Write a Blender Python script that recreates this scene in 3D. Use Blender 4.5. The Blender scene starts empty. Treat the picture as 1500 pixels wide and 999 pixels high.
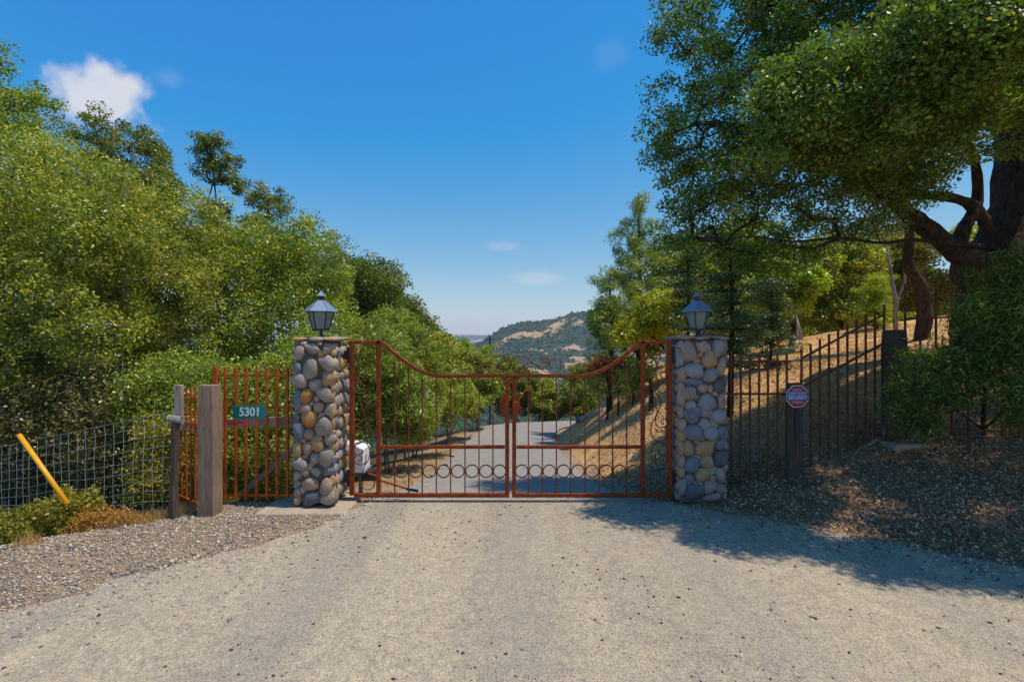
import bpy, math, random
import numpy as np
from mathutils import Vector, Matrix, noise as mnoise
S = bpy.context.scene
COL = S.collection
R = np.random.default_rng(7)
random.seed(7)
rad = math.radians

# ------------------------------------------------------------------ camera, world, sun, exposure
FPX = 708.0
CAMZ = 2.2
cam_d = bpy.data.cameras.new('camera')
cam_d.sensor_width = 36.0
cam_d.lens = FPX / 1500.0 * 36.0
cam_d.clip_start = 0.05
cam_d.clip_end = 20000
cam = bpy.data.objects.new('camera', cam_d)
COL.objects.link(cam)
cam.location = (0, 0, CAMZ)
cam.rotation_euler = (rad(90), 0, 0)
S.camera = cam

SUN_EL, SUN_AZ = 69.0, 99.0      # azimuth clockwise from +Y (the view direction)
sun_dir = Vector((math.sin(rad(SUN_AZ)) * math.cos(rad(SUN_EL)), math.cos(rad(SUN_AZ)) * math.cos(rad(SUN_EL)), math.sin(rad(SUN_EL))))
world = bpy.data.worlds.new('World')
S.world = world
world.use_nodes = True
wn, wl = world.node_tree.nodes, world.node_tree.links
wn.clear()
w_out = wn.new('ShaderNodeOutputWorld')
w_bg = wn.new('ShaderNodeBackground')
w_bg.inputs['Strength'].default_value = 0.13
sky = wn.new('ShaderNodeTexSky')
sky.sky_type = 'NISHITA'
sky.sun_disc = False
sky.sun_elevation = rad(SUN_EL)
sky.sun_rotation = rad(SUN_AZ)
sky.altitude = 300
sky.air_density = 1.0
sky.dust_density = 0.35
sky.ozone_density = 2.2


def wmath(op, a, b=None, c=None):
    n = wn.new('ShaderNodeMath')
    n.operation = op
    for i, v in enumerate((a, b, c)):
        if v is None:
            continue
        if isinstance(v, (int, float)):
            n.inputs[i].default_value = v
        else:
            wl.new(v, n.inputs[i])
    return n.outputs[0]


# deep clear-air colouring: red falls off fast with elevation, blue stays even
w_sep = wn.new('ShaderNodeSeparateColor')
wl.new(sky.outputs[0], w_sep.inputs[0])
w_cmb = wn.new('ShaderNodeCombineColor')
wl.new(wmath('MAXIMUM', wmath('MULTIPLY_ADD', w_sep.outputs[0], 1.3, -1.6), .2), w_cmb.inputs[0])
wl.new(wmath('MULTIPLY_ADD', w_sep.outputs[1], .9, 0.25), w_cmb.inputs[1])
wl.new(wmath('MULTIPLY_ADD', w_sep.outputs[2], .15, 4.95), w_cmb.inputs[2])
tc = wn.new('ShaderNodeTexCoord')
sx = wn.new('ShaderNodeSeparateXYZ')
wl.new(tc.outputs['Generated'], sx.inputs[0])
el_ = wmath('ARCSINE', sx.outputs[2])
az_ = wmath('ARCTAN2', sx.outputs[0], sx.outputs[1])
nz = wn.new('ShaderNodeTexNoise')
nz.inputs['Scale'].default_value = 14.0
nz.inputs['Detail'].default_value = 8.0
nz.inputs['Roughness'].default_value = 0.58
wl.new(tc.outputs['Generated'], nz.inputs['Vector'])
nzc = wmath('SUBTRACT', nz.outputs['Fac'], 0.5)


def cloud(px, py, rx, ry, amp, nk):
    dx, dz = (px - 750) / FPX, (499.5 - py) / FPX
    a0 = math.atan2(dx, 1.0)
    e0 = math.asin(dz / math.sqrt(1 + dx * dx + dz * dz))
    u = wmath('DIVIDE', wmath('SUBTRACT', az_, a0), rx)
    v = wmath('DIVIDE', wmath('SUBTRACT', el_, e0), ry)
    r2 = wmath('ADD', wmath('MULTIPLY', u, u), wmath('MULTIPLY', v, v))
    m = wmath('SUBTRACT', 1.0, wmath('SQRT', r2))
    m = wmath('ADD', m, wmath('MULTIPLY', nzc, nk))
    n = wn.new('ShaderNodeMapRange')
    n.interpolation_type = 'SMOOTHSTEP'
    wl.new(m, n.inputs[0])
    n.inputs[1].default_value = 0.0
    n.inputs[2].default_value = 0.75
    n.inputs[3].default_value = 0.0
    n.inputs[4].default_value = amp
    return n.outputs[0]


cl = wmath('MAXIMUM', cloud(160, 148, 0.085, 0.06, 0.95, 2.6), cloud(788, 408, 0.08, 0.02, 0.38, 1.3))
cl = wmath('MAXIMUM', cl, cloud(738, 361, 0.05, 0.013, 0.22, 1.3))
cl = wmath('MAXIMUM', cl, cloud(250, 118, 0.03, 0.02, 0.1, 1.6))
cl = wmath('MAXIMUM', cl, cloud(893, 80, 0.05, 0.03, 0.05, 1.6))
w_mix = wn.new('ShaderNodeMix')
w_mix.data_type = 'RGBA'
wl.new(cl, w_mix.inputs['Factor'])
wl.new(w_cmb.outputs[0], w_mix.inputs['A'])
w_mix.inputs['B'].default_value = (5.6, 5.7, 6.2, 1)
wl.new(w_mix.outputs['Result'], w_bg.inputs['Color'])
wl.new(w_bg.outputs[0], w_out.inputs[0])

sl = bpy.data.lights.new('sun', 'SUN')
sl.energy = 4.4
sl.angle = rad(0.53)
sl.color = (1.0, 0.93, 0.8)
sun = bpy.data.objects.new('sun', sl)
COL.objects.link(sun)
sun.rotation_euler = sun_dir.to_track_quat('Z', 'Y').to_euler()
sun.location = (20, 0, 40)

S.view_settings.view_transform = 'Standard'
S.view_settings.look = 'None'
S.view_settings.gamma = 1.0
S.view_settings.exposure = 0.0
S.render.engine = 'CYCLES'
S.cycles.use_denoising = True
S.cycles.max_bounces = 8
S.cycles.transparent_max_bounces = 8
S.cycles.volume_bounces = 0


def W(px, py, Y):
    return Vector(((px - 750) * Y / FPX, Y, CAMZ - (py - 499.5) * Y / FPX))


# ------------------------------------------------------------------ helpers
def tag(o, label=None, cat=None, group=None, kind=None):
    if label: o['label'] = label
    if cat: o['category'] = cat
    if group: o['group'] = group
    if kind: o['kind'] = kind
    return o


def empty(name, loc, label, cat, group=None):
    o = bpy.data.objects.new(name, None)
    o.empty_display_size = 0.2
    COL.objects.link(o)
    o.location = loc
    return tag(o, label, cat, group)


class MB:
    def __init__(s):
        s.v, s.f = [], []

    def add(s, vs, fs):
        n = len(s.v)
        s.v.extend([tuple(v) for v in vs])
        s.f.extend([tuple(i + n for i in f) for f in fs])

    def box(s, c, size, rot=None, bevel=0.0):
        hx, hy, hz = size[0] / 2, size[1] / 2, size[2] / 2
        if bevel <= 0:
            vs = [Vector((x * hx, y * hy, z * hz)) for z in (-1, 1) for x, y in ((-1, -1), (1, -1), (1, 1), (-1, 1))]
            fs = [(3, 2, 1, 0), (4, 5, 6, 7), (0, 1, 5, 4), (1, 2, 6, 5), (2, 3, 7, 6), (3, 0, 4, 7)]
        else:
            b = bevel
            ring = lambda k, z: [Vector((x * (hx - k), y * (hy - k), z)) for x, y in ()]
            def oct_(k, z):
                X, Y, = hx - k, hy - k
                return [Vector(p) for p in ((-X + b, -Y, z), (X - b, -Y, z), (X, -Y + b, z), (X, Y - b, z), (X - b, Y, z), (-X + b, Y, z), (-X, Y - b, z), (-X, -Y + b, z))]
            vs = oct_(b, -hz) + oct_(0, -hz + b) + oct_(0, hz - b) + oct_(b, hz)
            fs = [tuple(range(7, -1, -1)), tuple(range(24, 32))]
            for r in range(3):
                for i in range(8):
                    j = (i + 1) % 8
                    fs.append((r * 8 + i, r * 8 + j, r * 8 + 8 + j, r * 8 + 8 + i))
        M = rot.to_matrix() if rot is not None and not isinstance(rot, Matrix) else rot
        c = Vector(c)
        s.add([(M @ v if M is not None else v) + c for v in vs], fs)

    def bar(s, a, b, w, t=None, bevel=0.0):
        a, b = Vector(a), Vector(b)
        d = b - a
        L = d.length
        d.normalize()
        up = Vector((0, 1, 0)) if abs(d.y) < 0.9 else Vector((0, 0, 1))
        x = up.cross(d).normalized()
        y = d.cross(x)
        M = Matrix((x, y, d)).transposed()
        s.box((a + b) / 2, (w, t or w, L), M, bevel)

    def tube(s, pts, r, n=8, cap=True, lump=0.0):
        pts = [Vector(p) for p in pts]
        rs = r if isinstance(r, (list, tuple)) else [r] * len(pts)
        prev = None
        base = len(s.v)
        for i, p in enumerate(pts):
            d = (pts[min(i + 1, len(pts) - 1)] - pts[max(i - 1, 0)])
            if d.length < 1e-9: d = Vector((0, 0, 1))
            d.normalize()
            if prev is None:
                u = d.orthogonal().normalized()
            else:
                u = prev - d * prev.dot(d)
                u = u.normalized() if u.length > 1e-6 else d.orthogonal().normalized()
            prev = u
            w = d.cross(u)
            for k in range(n):
                a = 2 * math.pi * k / n
                q = math.cos(a) * u + math.sin(a) * w
                rr = rs[i]
                if lump:
                    rr *= 1 + lump * mnoise.noise((p + q * rs[i]) * 3.1) + lump * 0.6 * mnoise.noise((p + q * rs[i]) * 9.0)
                s.v.append(tuple(p + q * rr))
        for i in range(len(pts) - 1):
            for k in range(n):
                k2 = (k + 1) % n
                s.f.append((base + i * n + k, base + i * n + k2, base + (i + 1) * n + k2, base + (i + 1) * n + k))
        if cap:
            s.f.append(tuple(base + k for k in reversed(range(n))))
            s.f.append(tuple(base + (len(pts) - 1) * n + k for k in range(n)))

    def build(s, name, mat, parent=None, origin=None, smooth=False):
        if origin is None:
            origin = parent.matrix_basis.translation if parent is not None and parent.parent is None else Vector((0, 0, 0))
            if parent is not None and parent.parent is not None:
                origin = parent.parent.matrix_basis.translation + parent.matrix_basis.translation
        me = bpy.data.meshes.new(name)
        o3 = Vector(origin)
        me.from_pydata([(v[0] - o3.x, v[1] - o3.y, v[2] - o3.z) for v in s.v], [], s.f)
        me.materials.append(mat)
        if smooth: me.shade_smooth()
        me.update()
        o = bpy.data.objects.new(name, me)
        COL.objects.link(o)
        if parent is not None:
            o.parent = parent
        else:
            o.location = origin
        return o


def np_mesh(name, V, F, mat, parent=None, origin=(0, 0, 0), attr=None, smooth=False, vattr=None):
    """V (n,3), F (m,k) constant k, attr per-face float"""
    me = bpy.data.meshes.new(name)
    V = np.asarray(V, dtype=np.float32) - np.asarray(origin, dtype=np.float32)
    F = np.asarray(F, dtype=np.int32)
    me.vertices.add(len(V))
    me.vertices.foreach_set('co', V.ravel())
    me.loops.add(F.size)
    me.loops.foreach_set('vertex_index', F.ravel())
    me.polygons.add(len(F))
    me.polygons.foreach_set('loop_start', np.arange(0, F.size, F.shape[1], dtype=np.int32))
    me.update(calc_edges=True)
    if attr is not None:
        a = me.attributes.new('v', 'FLOAT', 'FACE')
        a.data.foreach_set('value', np.asarray(attr, dtype=np.float32))
    if vattr is not None:
        for k, arr in vattr.items():
            if arr.ndim == 2:
                a = me.attributes.new(k, 'FLOAT_COLOR', 'POINT')
                c = np.ones((len(V), 4), dtype=np.float32)
                c[:, :3] = arr
                a.data.foreach_set('color', c.ravel())
            else:
                a = me.attributes.new(k, 'FLOAT', 'POINT')
                a.data.foreach_set('value', arr.astype(np.float32))
    me.materials.append(mat)
    if smooth: me.shade_smooth()
    o = bpy.data.objects.new(name, me)
    COL.objects.link(o)
    if parent is not None:
        o.parent = parent
    else:
        o.location = origin
    return o


# ------------------------------------------------------------------ materials
class NT:
    def __init__(s, name):
        s.m = bpy.data.materials.new(name)
        s.m.use_nodes = True
        s.t = s.m.node_tree
        s.t.nodes.clear()
        s.out = s.t.nodes.new('ShaderNodeOutputMaterial')

    def n(s, typ, **kw):
        nd = s.t.nodes.new(typ)
        for k, v in kw.items():
            if k in nd.inputs.keys():
                s.set(nd.inputs[k], v)
            else:
                setattr(nd, k, v)
        return nd

    def set(s, sock, v):
        if hasattr(v, 'links') or isinstance(v, bpy.types.NodeSocket):
            s.t.links.new(v, sock)
        else:
            if isinstance(v, (tuple, list)) and len(v) == 3 and sock.type == 'RGBA':
                v = (*v, 1)
            sock.default_value = v

    def noise(s, scale, detail=4, rough=0.55, vec=None, dist=0.0):
        nd = s.n('ShaderNodeTexNoise', Scale=scale, Detail=detail, Roughness=rough, Distortion=dist)
        if vec is not None: s.t.links.new(vec, nd.inputs['Vector'])
        return nd.outputs['Fac']

    def ramp(s, fac, stops):
        nd = s.n('ShaderNodeValToRGB')
        s.t.links.new(fac, nd.inputs[0])
        el = nd.color_ramp.elements
        while len(el) < len(stops): el.new(0.5)
        for e, (p, c) in zip(el, stops):
            e.position = p
            e.color = (*c, 1) if len(c) == 3 else c
        return nd.outputs[0]

    def mix(s, f, a, b, mode='MIX'):
        nd = s.n('ShaderNodeMix', data_type='RGBA', blend_type=mode)
        s.set(nd.inputs['Factor'], f)
        s.set(nd.inputs['A'], a)
        s.set(nd.inputs['B'], b)
        return nd.outputs['Result']

    def math(s, op, a, b=0.0):
        nd = s.n('ShaderNodeMath', operation=op)
        s.set(nd.inputs[0], a)
        s.set(nd.inputs[1], b)
        return nd.outputs[0]

    def mr(s, v, a, b, c=0.0, d=1.0):
        nd = s.n('ShaderNodeMapRange')
        for i, x in enumerate((v, a, b, c, d)): s.set(nd.inputs[i], x)
        return nd.outputs[0]

    def coord(s, kind='Object', scale=(1, 1, 1), rot=(0, 0, 0)):
        c = s.n('ShaderNodeTexCoord').outputs[kind]
        m = s.n('ShaderNodeMapping')
        s.t.links.new(c, m.inputs[0])
        m.inputs['Scale'].default_value = scale
        m.inputs['Rotation'].default_value = rot
        return m.outputs[0]

    def geo(s):
        return s.n('ShaderNodeNewGeometry').outputs['Position']

    def bump(s, h, strength=0.4, dist=0.01):
        nd = s.n('ShaderNodeBump', Strength=strength, Distance=dist)
        s.t.links.new(h, nd.inputs['Height'])
        return nd.outputs[0]

    def principled(s, col, rough=0.6, metal=0.0, normal=None, spec=0.4, **kw):
        nd = s.n('ShaderNodeBsdfPrincipled')
        s.set(nd.inputs['Base Color'], col)
        s.set(nd.inputs['Roughness'], rough)
        s.set(nd.inputs['Metallic'], metal)
        s.set(nd.inputs['Specular IOR Level'], spec)
        for k, v in kw.items(): s.set(nd.inputs[k], v)
        if normal is not None: s.t.links.new(normal, nd.inputs['Normal'])
        return nd.outputs[0]

    def done(s, sh):
        s.t.links.new(sh, s.out.inputs['Surface'])
        return s.m


def leaf_mat(name, dark, mid, light, extra=None, trans=0.35, rough=0.4, spec=0.5):
    t = NT(name)
    v = t.n('ShaderNodeAttribute', attribute_name='v').outputs['Fac']
    st = [(0.0, dark), (0.45, mid), (0.9, light)]
    if extra: st.append((1.0, extra))
    c = t.ramp(v, st)
    g = t.noise(0.55, 2, 0.5, t.geo())
    c = t.mix(t.mr(g, 0.35, 0.65, 0.0, 0.45), c, t.mix(1.0, c, (1.25, 0.95, 0.55), 'MULTIPLY'))
    p = t.principled(c, rough, 0, None, spec)
    tr = t.n('ShaderNodeBsdfTranslucent')
    t.t.links.new(t.mix(1.0, c, (1.3, 1.35, 0.5), 'MULTIPLY'), tr.inputs[0])
    mx = t.n('ShaderNodeMixShader')
    mx.inputs[0].default_value = trans
    t.t.links.new(p, mx.inputs[1])
    t.t.links.new(tr.outputs[0], mx.inputs[2])
    return t.done(mx.outputs[0])


M = {}
M['leaf_oak'] = leaf_mat('leaf_oak', (0.064, 0.124, 0.013), (0.203, 0.296, 0.026), (0.493, 0.542, 0.064), (0.750, 0.617, 0.160))
M['leaf_oak2'] = leaf_mat('leaf_oak2', (0.082, 0.136, 0.016), (0.271, 0.330, 0.032), (0.570, 0.548, 0.072), (0.750, 0.570, 0.144))
M['leaf_live'] = leaf_mat('leaf_live', (0.037, 0.085, 0.015), (0.114, 0.211, 0.025), (0.251, 0.358, 0.051), (0.604, 0.486, 0.075), 0.35, 0.45, 0.45)
M['leaf_willow'] = leaf_mat('leaf_willow', (0.086, 0.139, 0.014), (0.216, 0.290, 0.030), (0.402, 0.454, 0.072), (0.604, 0.529, 0.144))
M['leaf_bay'] = leaf_mat('leaf_bay', (0.046, 0.086, 0.013), (0.137, 0.194, 0.023), (0.274, 0.304, 0.043), (0.750, 0.413, 0.032), .4)
M['leaf_long'] = leaf_mat('leaf_long', (0.028, 0.070, 0.013), (0.084, 0.182, 0.028), (0.182, 0.308, 0.055), (0.700, 0.504, 0.033), .35)
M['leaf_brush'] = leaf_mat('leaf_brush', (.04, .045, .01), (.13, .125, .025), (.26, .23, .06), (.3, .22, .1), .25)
M['leaf_dead'] = leaf_mat('leaf_dead', (.3, .12, .02), (.5, .25, .05), (.62, .4, .1), (.3, .3, .04), .4)
M['leaf_yellow'] = leaf_mat('leaf_yellow', (.15, .2, .012), (.4, .43, .022), (.62, .58, .05), (.6, .35, .05), .45)
M['leaf_lime'] = leaf_mat('leaf_lime', (0.138, 0.220, 0.010), (0.287, 0.396, 0.020), (0.460, 0.550, 0.040), (0.690, 0.462, 0.040), .5)
M['leaf_pine'] = leaf_mat('leaf_pine', (0.066, 0.140, 0.040), (0.176, 0.280, 0.060), (0.440, 0.480, 0.060), (0.750, 0.720, 0.100), .3)
M['leaf_fir'] = leaf_mat('leaf_fir', (0.024, 0.060, 0.022), (0.060, 0.120, 0.032), (0.140, 0.200, 0.045), (0.240, 0.240, 0.054), .2)
M['leaf_red'] = leaf_mat('leaf_red', (.1, .06, .015), (.26, .1, .03), (.36, .17, .04), (.3, .2, .04), .35)
M['leaf_weed'] = leaf_mat('leaf_weed', (.08, .11, .01), (.26, .25, .02), (.46, .4, .045), (.45, .28, .05), .4)
M['dry_grass'] = leaf_mat('dry_grass', (.36, .2, .07), (.55, .35, .14), (.7, .5, .24), (.75, .6, .35), .3, .7, .2)
M['litter'] = leaf_mat('litter', (.1, .05, .03), (.42, .25, .14), (.66, .45, .28), (.68, .58, .5), .1, .7, .2)


def bark(name, a, b, sc=6.0):
    t = NT(name)
    g = t.coord('Object', (1, 1, .25))
    h = t.noise(sc * 3, 6, .65, g)
    return t.done(t.principled(t.ramp(h, [(.35, a), (.62, b)]), .9, 0, t.bump(h, 1.0, .08), .15))


M['bark_oak'] = bark('bark_oak', (.022, .016, .012), (.1, .072, .05))
M['bark_grey'] = bark('bark_grey', (.13, .11, .09), (.36, .31, .26))
M['bark_pale'] = bark('bark_pale', (.2, .18, .17), (.45, .42, .4))
M['bark_dark'] = bark('bark_dark', (.02, .015, .012), (.07, .05, .035))


def wood(name, a, b):
    t = NT(name)
    g = t.coord('Object', (9, 9, .7))
    h = t.noise(5, 8, .7, g, .4)
    h2 = t.noise(1.2, 3, .5, t.coord('Object', (2, 2, .6)))
    c = t.ramp(h, [(.25, tuple(x * .35 for x in a)), (.45, a), (.75, b)])
    c = t.mix(t.mr(h2, .4, .7, 0, .5), c, tuple(x * .55 for x in a))
    return t.done(t.principled(c, .85, 0, t.bump(h, .8, .012), .2))


M['wood'] = wood('weathered_wood', (.27, .175, .115), (.42, .3, .22))
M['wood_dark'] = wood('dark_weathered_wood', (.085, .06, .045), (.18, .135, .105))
M['wood_pale'] = wood('grey_board', (.32, .25, .19), (.5, .41, .34))


def rust(name, a, b, c):
    t = NT(name)
    h = t.noise(14, 6, .6, t.geo())
    h2 = t.noise(60, 4, .6, t.geo())
    col = t.ramp(h, [(.3, a), (.55, b), (.8, c)])
    col = t.mix(t.mr(h2, .6, .75, 0, .5), col, (.06, .02, .01))
    return t.done(t.principled(col, t.mr(h2, .3, .7, .45, .7), 0, t.bump(h2, .25, .003), .18))


M['rust'] = rust('rust_red_paint', (.13, .024, .007), (.27, .048, .01), (.42, .1, .02))
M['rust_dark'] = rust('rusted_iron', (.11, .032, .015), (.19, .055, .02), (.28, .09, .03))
M['rust_orange'] = rust('orange_iron', (.3, .055, .01), (.48, .1, .013), (.55, .16, .03))


def metal(name, col, rough=.4, m=.0):
    t = NT(name)
    h = t.noise(30, 4, .6, t.coord('Object'))
    c = t.mix(t.mr(h, .35, .7, 0, .5), col, tuple(x * .6 for x in col))
    return t.done(t.principled(c, rough, m, t.bump(h, .1, .003), .5))


M['lantern'] = metal('lantern_roof_metal', (.22, .28, .37), .5, .35)
M['black_metal'] = metal('black_metal', (.03, .033, .04), .4, .3)
M['galv'] = metal('galvanised_wire', (.62, .66, .62), .5, .3)
M['white_plastic'] = metal('white_housing', (.8, .8, .82), .4)
M['grey_metal'] = metal('grey_metal', (.22, .24, .27), .45, .4)
M['green_sign'] = metal('green_sign', (.005, .2, .17), .4)
M['white_print'] = metal('white_print', (.72, .82, .84), .5)
M['red_sign'] = metal('red_sign', (.36, .03, .035), .45)
M['blue_sign'] = metal('blue_sign', (.08, .16, .36), .45)
M['white_sign'] = metal('white_sign', (.62, .64, .7), .45)
M['yellow'] = metal('yellow_plastic', (.85, .38, .0), .45)
M['pink'] = metal('pink_ribbon', (.8, .05, .12), .6)
M['bulb'] = metal('bulb_glass', (.8, .7, .45), .2)
t = NT('lantern_glass')
gl = t.n('ShaderNodeBsdfGlass', Roughness=.15, IOR=1.1)
gl.inputs[0].default_value = (.75, .85, .85, 1)
df = t.principled((.4, .5, .48), .2, 0, None, .6)
mx = t.n('ShaderNodeMixShader')
mx.inputs[0].default_value = .35
t.t.links.new(gl.outputs[0], mx.inputs[1])
t.t.links.new(df, mx.inputs[2])
M['glass'] = t.done(mx.outputs[0])

t = NT('concrete_slab')
h = t.noise(9, 6, .65, t.geo())
h2 = t.noise(70, 4, .6, t.geo())
M['concrete'] = t.done(t.principled(t.ramp(h, [(.3, (.3, .235, .165)), (.7, (.46, .37, .27))]), .9, 0, t.bump(h2, .5, .01), .2))
t = NT('mortar')
h = t.noise(60, 5, .6, t.geo())
M['mortar'] = t.done(t.principled(t.ramp(h, [(.3, (.09, .075, .062)), (.7, (.18, .15, .125))]), .95, 0, t.bump(h, .6, .01), .1))


def stone_mat(name, a, b, c):
    t = NT(name)
    inf = t.n('ShaderNodeObjectInfo').outputs['Random']
    gp = t.geo()
    h = t.noise(7, 5, .6, gp, .8)
    h2 = t.noise(45, 5, .65, gp)
    col = t.ramp(h, [(.25, a), (.5, b), (.8, c)])
    col = t.mix(t.mr(h2, .55, .75, 0, .35), col, tuple(x * .45 for x in a))
    col = t.mix(t.mr(inf, 0, 1, 0, .35), col, t.mix(1.0, col, (.72, .74, .8), 'MULTIPLY'))
    return t.done(t.principled(col, .75, 0, t.bump(t.math('ADD', h2, h), .9, .012), .25))


SM = {
    'g': stone_mat('stone_grey', (.23, .175, .14), (.36, .285, .235), (.48, .4, .33)),
    't': stone_mat('stone_taupe', (.24, .19, .14), (.33, .27, .2), (.42, .35, .27)),
    'o': stone_mat('stone_orange', (.34, .13, .03), (.5, .23, .06), (.6, .33, .12)),
    'y': stone_mat('stone_ochre', (.33, .18, .08), (.46, .28, .13), (.5, .38, .24)),
    'b': stone_mat('stone_blue_grey', (.12, .13, .155), (.19, .2, .23), (.27, .28, .3)),
    'r': stone_mat('stone_tan', (.32, .19, .12), (.42, .27, .18), (.5, .36, .27)),
    'p': stone_mat('stone_pink', (.32, .2, .15), (.39, .27, .22), (.47, .36, .31)),
    'd': stone_mat('stone_dark', (.07, .07, .08), (.13, .12, .13), (.22, .2, .2)),
    'w': stone_mat('stone_pale', (.22, .21, .22), (.31, .29, .29), (.4, .38, .36)),
}

# ground: one sheet, its colour zones carried as an attribute
t = NT('ground_soil')
gp = t.geo()
tint = t.n('ShaderNodeAttribute', attribute_name='tint').outputs['Color']
n1 = t.noise(1.3, 5, .6, gp)
n2 = t.noise(14, 6, .7, gp)
n3 = t.noise(90, 4, .7, gp)
c = t.mix(1.0, tint, t.ramp(n1, [(.3, (.72, .7, .68)), (.7, (1.2, 1.15, 1.1))]), 'MULTIPLY')
c = t.mix(1.0, c, t.ramp(n2, [(.3, (.6, .58, .56)), (.5, (1, 1, 1)), (.72, (1.25, 1.18, 1.05))]), 'MULTIPLY')
c = t.mix(1.0, c, t.ramp(n3, [(.35, (.65, .65, .68)), (.65, (1.2, 1.2, 1.2))]), 'MULTIPLY')
hh = t.math('ADD', t.math('MULTIPLY', n2, .7), t.math('MULTIPLY', n3, .25))
M['ground'] = t.done(t.principled(c, .95, 0, t.bump(hh, .9, .05), .15))

t = NT('chipseal_road')
gp = t.geo()
mp = t.n('ShaderNodeMapping')
t.t.links.new(gp, mp.inputs[0])
mp.inputs['Scale'].default_value = (1.5, .16, 1)
big = t.noise(1.15, 4, .6, mp.outputs[0], .5)
mid = t.noise(5.5, 5, .65, gp, .4)
fine = t.noise(55, 5, .75, gp)
vo = t.n('ShaderNodeTexVoronoi', Scale=95.0)
t.t.links.new(gp, vo.inputs['Vector'])
f_ = t.math('ADD', t.math('MULTIPLY', big, .6), t.math('MULTIPLY', mid, .4))
c = t.ramp(f_, [(.34, (.3, .255, .215)), (.46, (.4, .33, .245)), (.62, (.5, .415, .295))])
sp = t.noise(13, 5, .72, gp, .6)
c = t.mix(t.mr(sp, .5, .6, 0, .6), c, (.27, .245, .23))
sx_ = t.n('ShaderNodeSeparateXYZ')
t.t.links.new(gp, sx_.inputs[0])
wv = t.math('SINE', t.math('ADD', t.math('MULTIPLY', sx_.outputs[0], 3.4), t.math('MULTIPLY', big, 3.0)))
c = t.mix(t.mr(wv, .2, 1.0, 0, .5), c, (.3, .265, .235))
c = t.mix(t.mr(fine, .5, .66, 0, .7), c, (.19, .175, .17))
c = t.mix(t.mr(fine, .28, .42, .5, 0), c, (.62, .55, .45))
c = t.mix(1.0, c, t.ramp(vo.outputs['Color'], [(.1, (.72, .72, .74)), (.6, (1.08, 1.06, 1.03)), (.95, (1.3, 1.27, 1.2))]), 'MULTIPLY')
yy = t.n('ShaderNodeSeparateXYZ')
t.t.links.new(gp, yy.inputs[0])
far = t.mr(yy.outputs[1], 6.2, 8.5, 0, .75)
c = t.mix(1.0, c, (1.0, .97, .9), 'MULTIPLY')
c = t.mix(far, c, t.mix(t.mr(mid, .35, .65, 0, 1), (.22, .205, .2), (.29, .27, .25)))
cr_ = t.n('ShaderNodeTexVoronoi', Scale=.42, feature='DISTANCE_TO_EDGE')
crv = t.n('ShaderNodeVectorMath', operation='ADD')
t.t.links.new(gp, crv.inputs[0])
cn_ = t.n('ShaderNodeTexNoise', Scale=1.6, Detail=6.0, Roughness=.7)
t.t.links.new(gp, cn_.inputs['Vector'])
t.t.links.new(cn_.outputs['Color'], crv.inputs[1])
t.t.links.new(crv.outputs[0], cr_.inputs['Vector'])
c = t.mix(t.mr(cr_.outputs['Distance'], .0, .006, .45, 0), c, (.12, .1, .085))
hh = t.math('ADD', vo.outputs['Distance'], t.math('MULTIPLY', fine, .8))
M['road'] = t.done(t.principled(c, .9, 0, t.bump(hh, .55, .012), .2))


def multi_mat(name, stops, rough=.85):
    t = NT(name)
    v = t.n('ShaderNodeAttribute', attribute_name='v').outputs['Fac']
    return t.done(t.principled(t.ramp(v, stops), rough, 0, None, .2))


M['gravel'] = multi_mat('gravel_stones', [(0, (.1, .095, .095)), (.3, (.26, .235, .215)), (.5, (.4, .29, .19)), (.8, (.5, .37, .24)), (1, (.62, .58, .52))])
M['clod'] = multi_mat('slope_clods', [(0, (.3, .17, .07)), (.6, (.55, .35, .17)), (1, (.72, .5, .28))])
M['pebble'] = multi_mat('dark_pebbles', [(0, (.05, .035, .025)), (.6, (.14, .1, .07)), (1, (.3, .26, .2))])

# ------------------------------------------------------------------ terrain
LP = np.array([(-9, .5), (-8, 1.5), (-6.3, 2.5), (-4.7, 3.5), (-3.3, 4.7), (-2.4, 5.65), (-2.05, 6.4), (-1.95, 7), (-1.62, 8.2), (-1.55, 11), (-1.55, 14.8), (-1.35, 18), (-.95, 20.5), (-.3, 22.6), (1.2, 24.6), (4, 26), (12, 27.3), (30, 28)], float)
RP = np.array([(10, .5), (9, 1.5), (7.6, 2.5), (6.3, 3.5), (4.85, 4.7), (3.55, 5.65), (2.35, 6.4), (1.8, 7), (1.5, 8.2), (1.35, 11), (1.35, 14.8), (1.6, 18), (2.3, 20.5), (3.0, 21.6), (4.5, 22.6), (6.5, 23.4), (13, 24.4), (30, 25)], float)
FOOT_R = [(10.3, .5), (9.2, 1.5), (7.8, 2.5), (6.45, 3.5), (5.0, 4.75), (3.7, 5.72), (2.6, 6.5), (2.2, 7.1), (1.9, 8.2), (1.7, 11), (1.62, 14.8), (1.75, 18), (2.45, 20.5), (3.2, 21.4), (4.7, 22.2), (6.7, 22.9), (13, 24), (60, 26), (400, 60)]
FOOT_L = [(-14, .5), (-10, 2), (-7, 4.0), (-5.4, 5.15), (-4.3, 6.05), (-3.5, 6.9), (-3.0, 7.4), (-2.6, 8.2), (-2.45, 11), (-2.35, 14.8), (-2.1, 18), (-1.6, 20.8), (-1, 23), (.6, 25.5), (4, 27), (12, 28.4), (60, 31), (400, 62)]
POLY_R = FOOT_R + [(4000, 60), (4000, -60), (10.3, -60)]
POLY_L = FOOT_L + [(4000, 62), (4000, 9000), (-4000, 9000), (-4000, -60), (-14, -60)]


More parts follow.
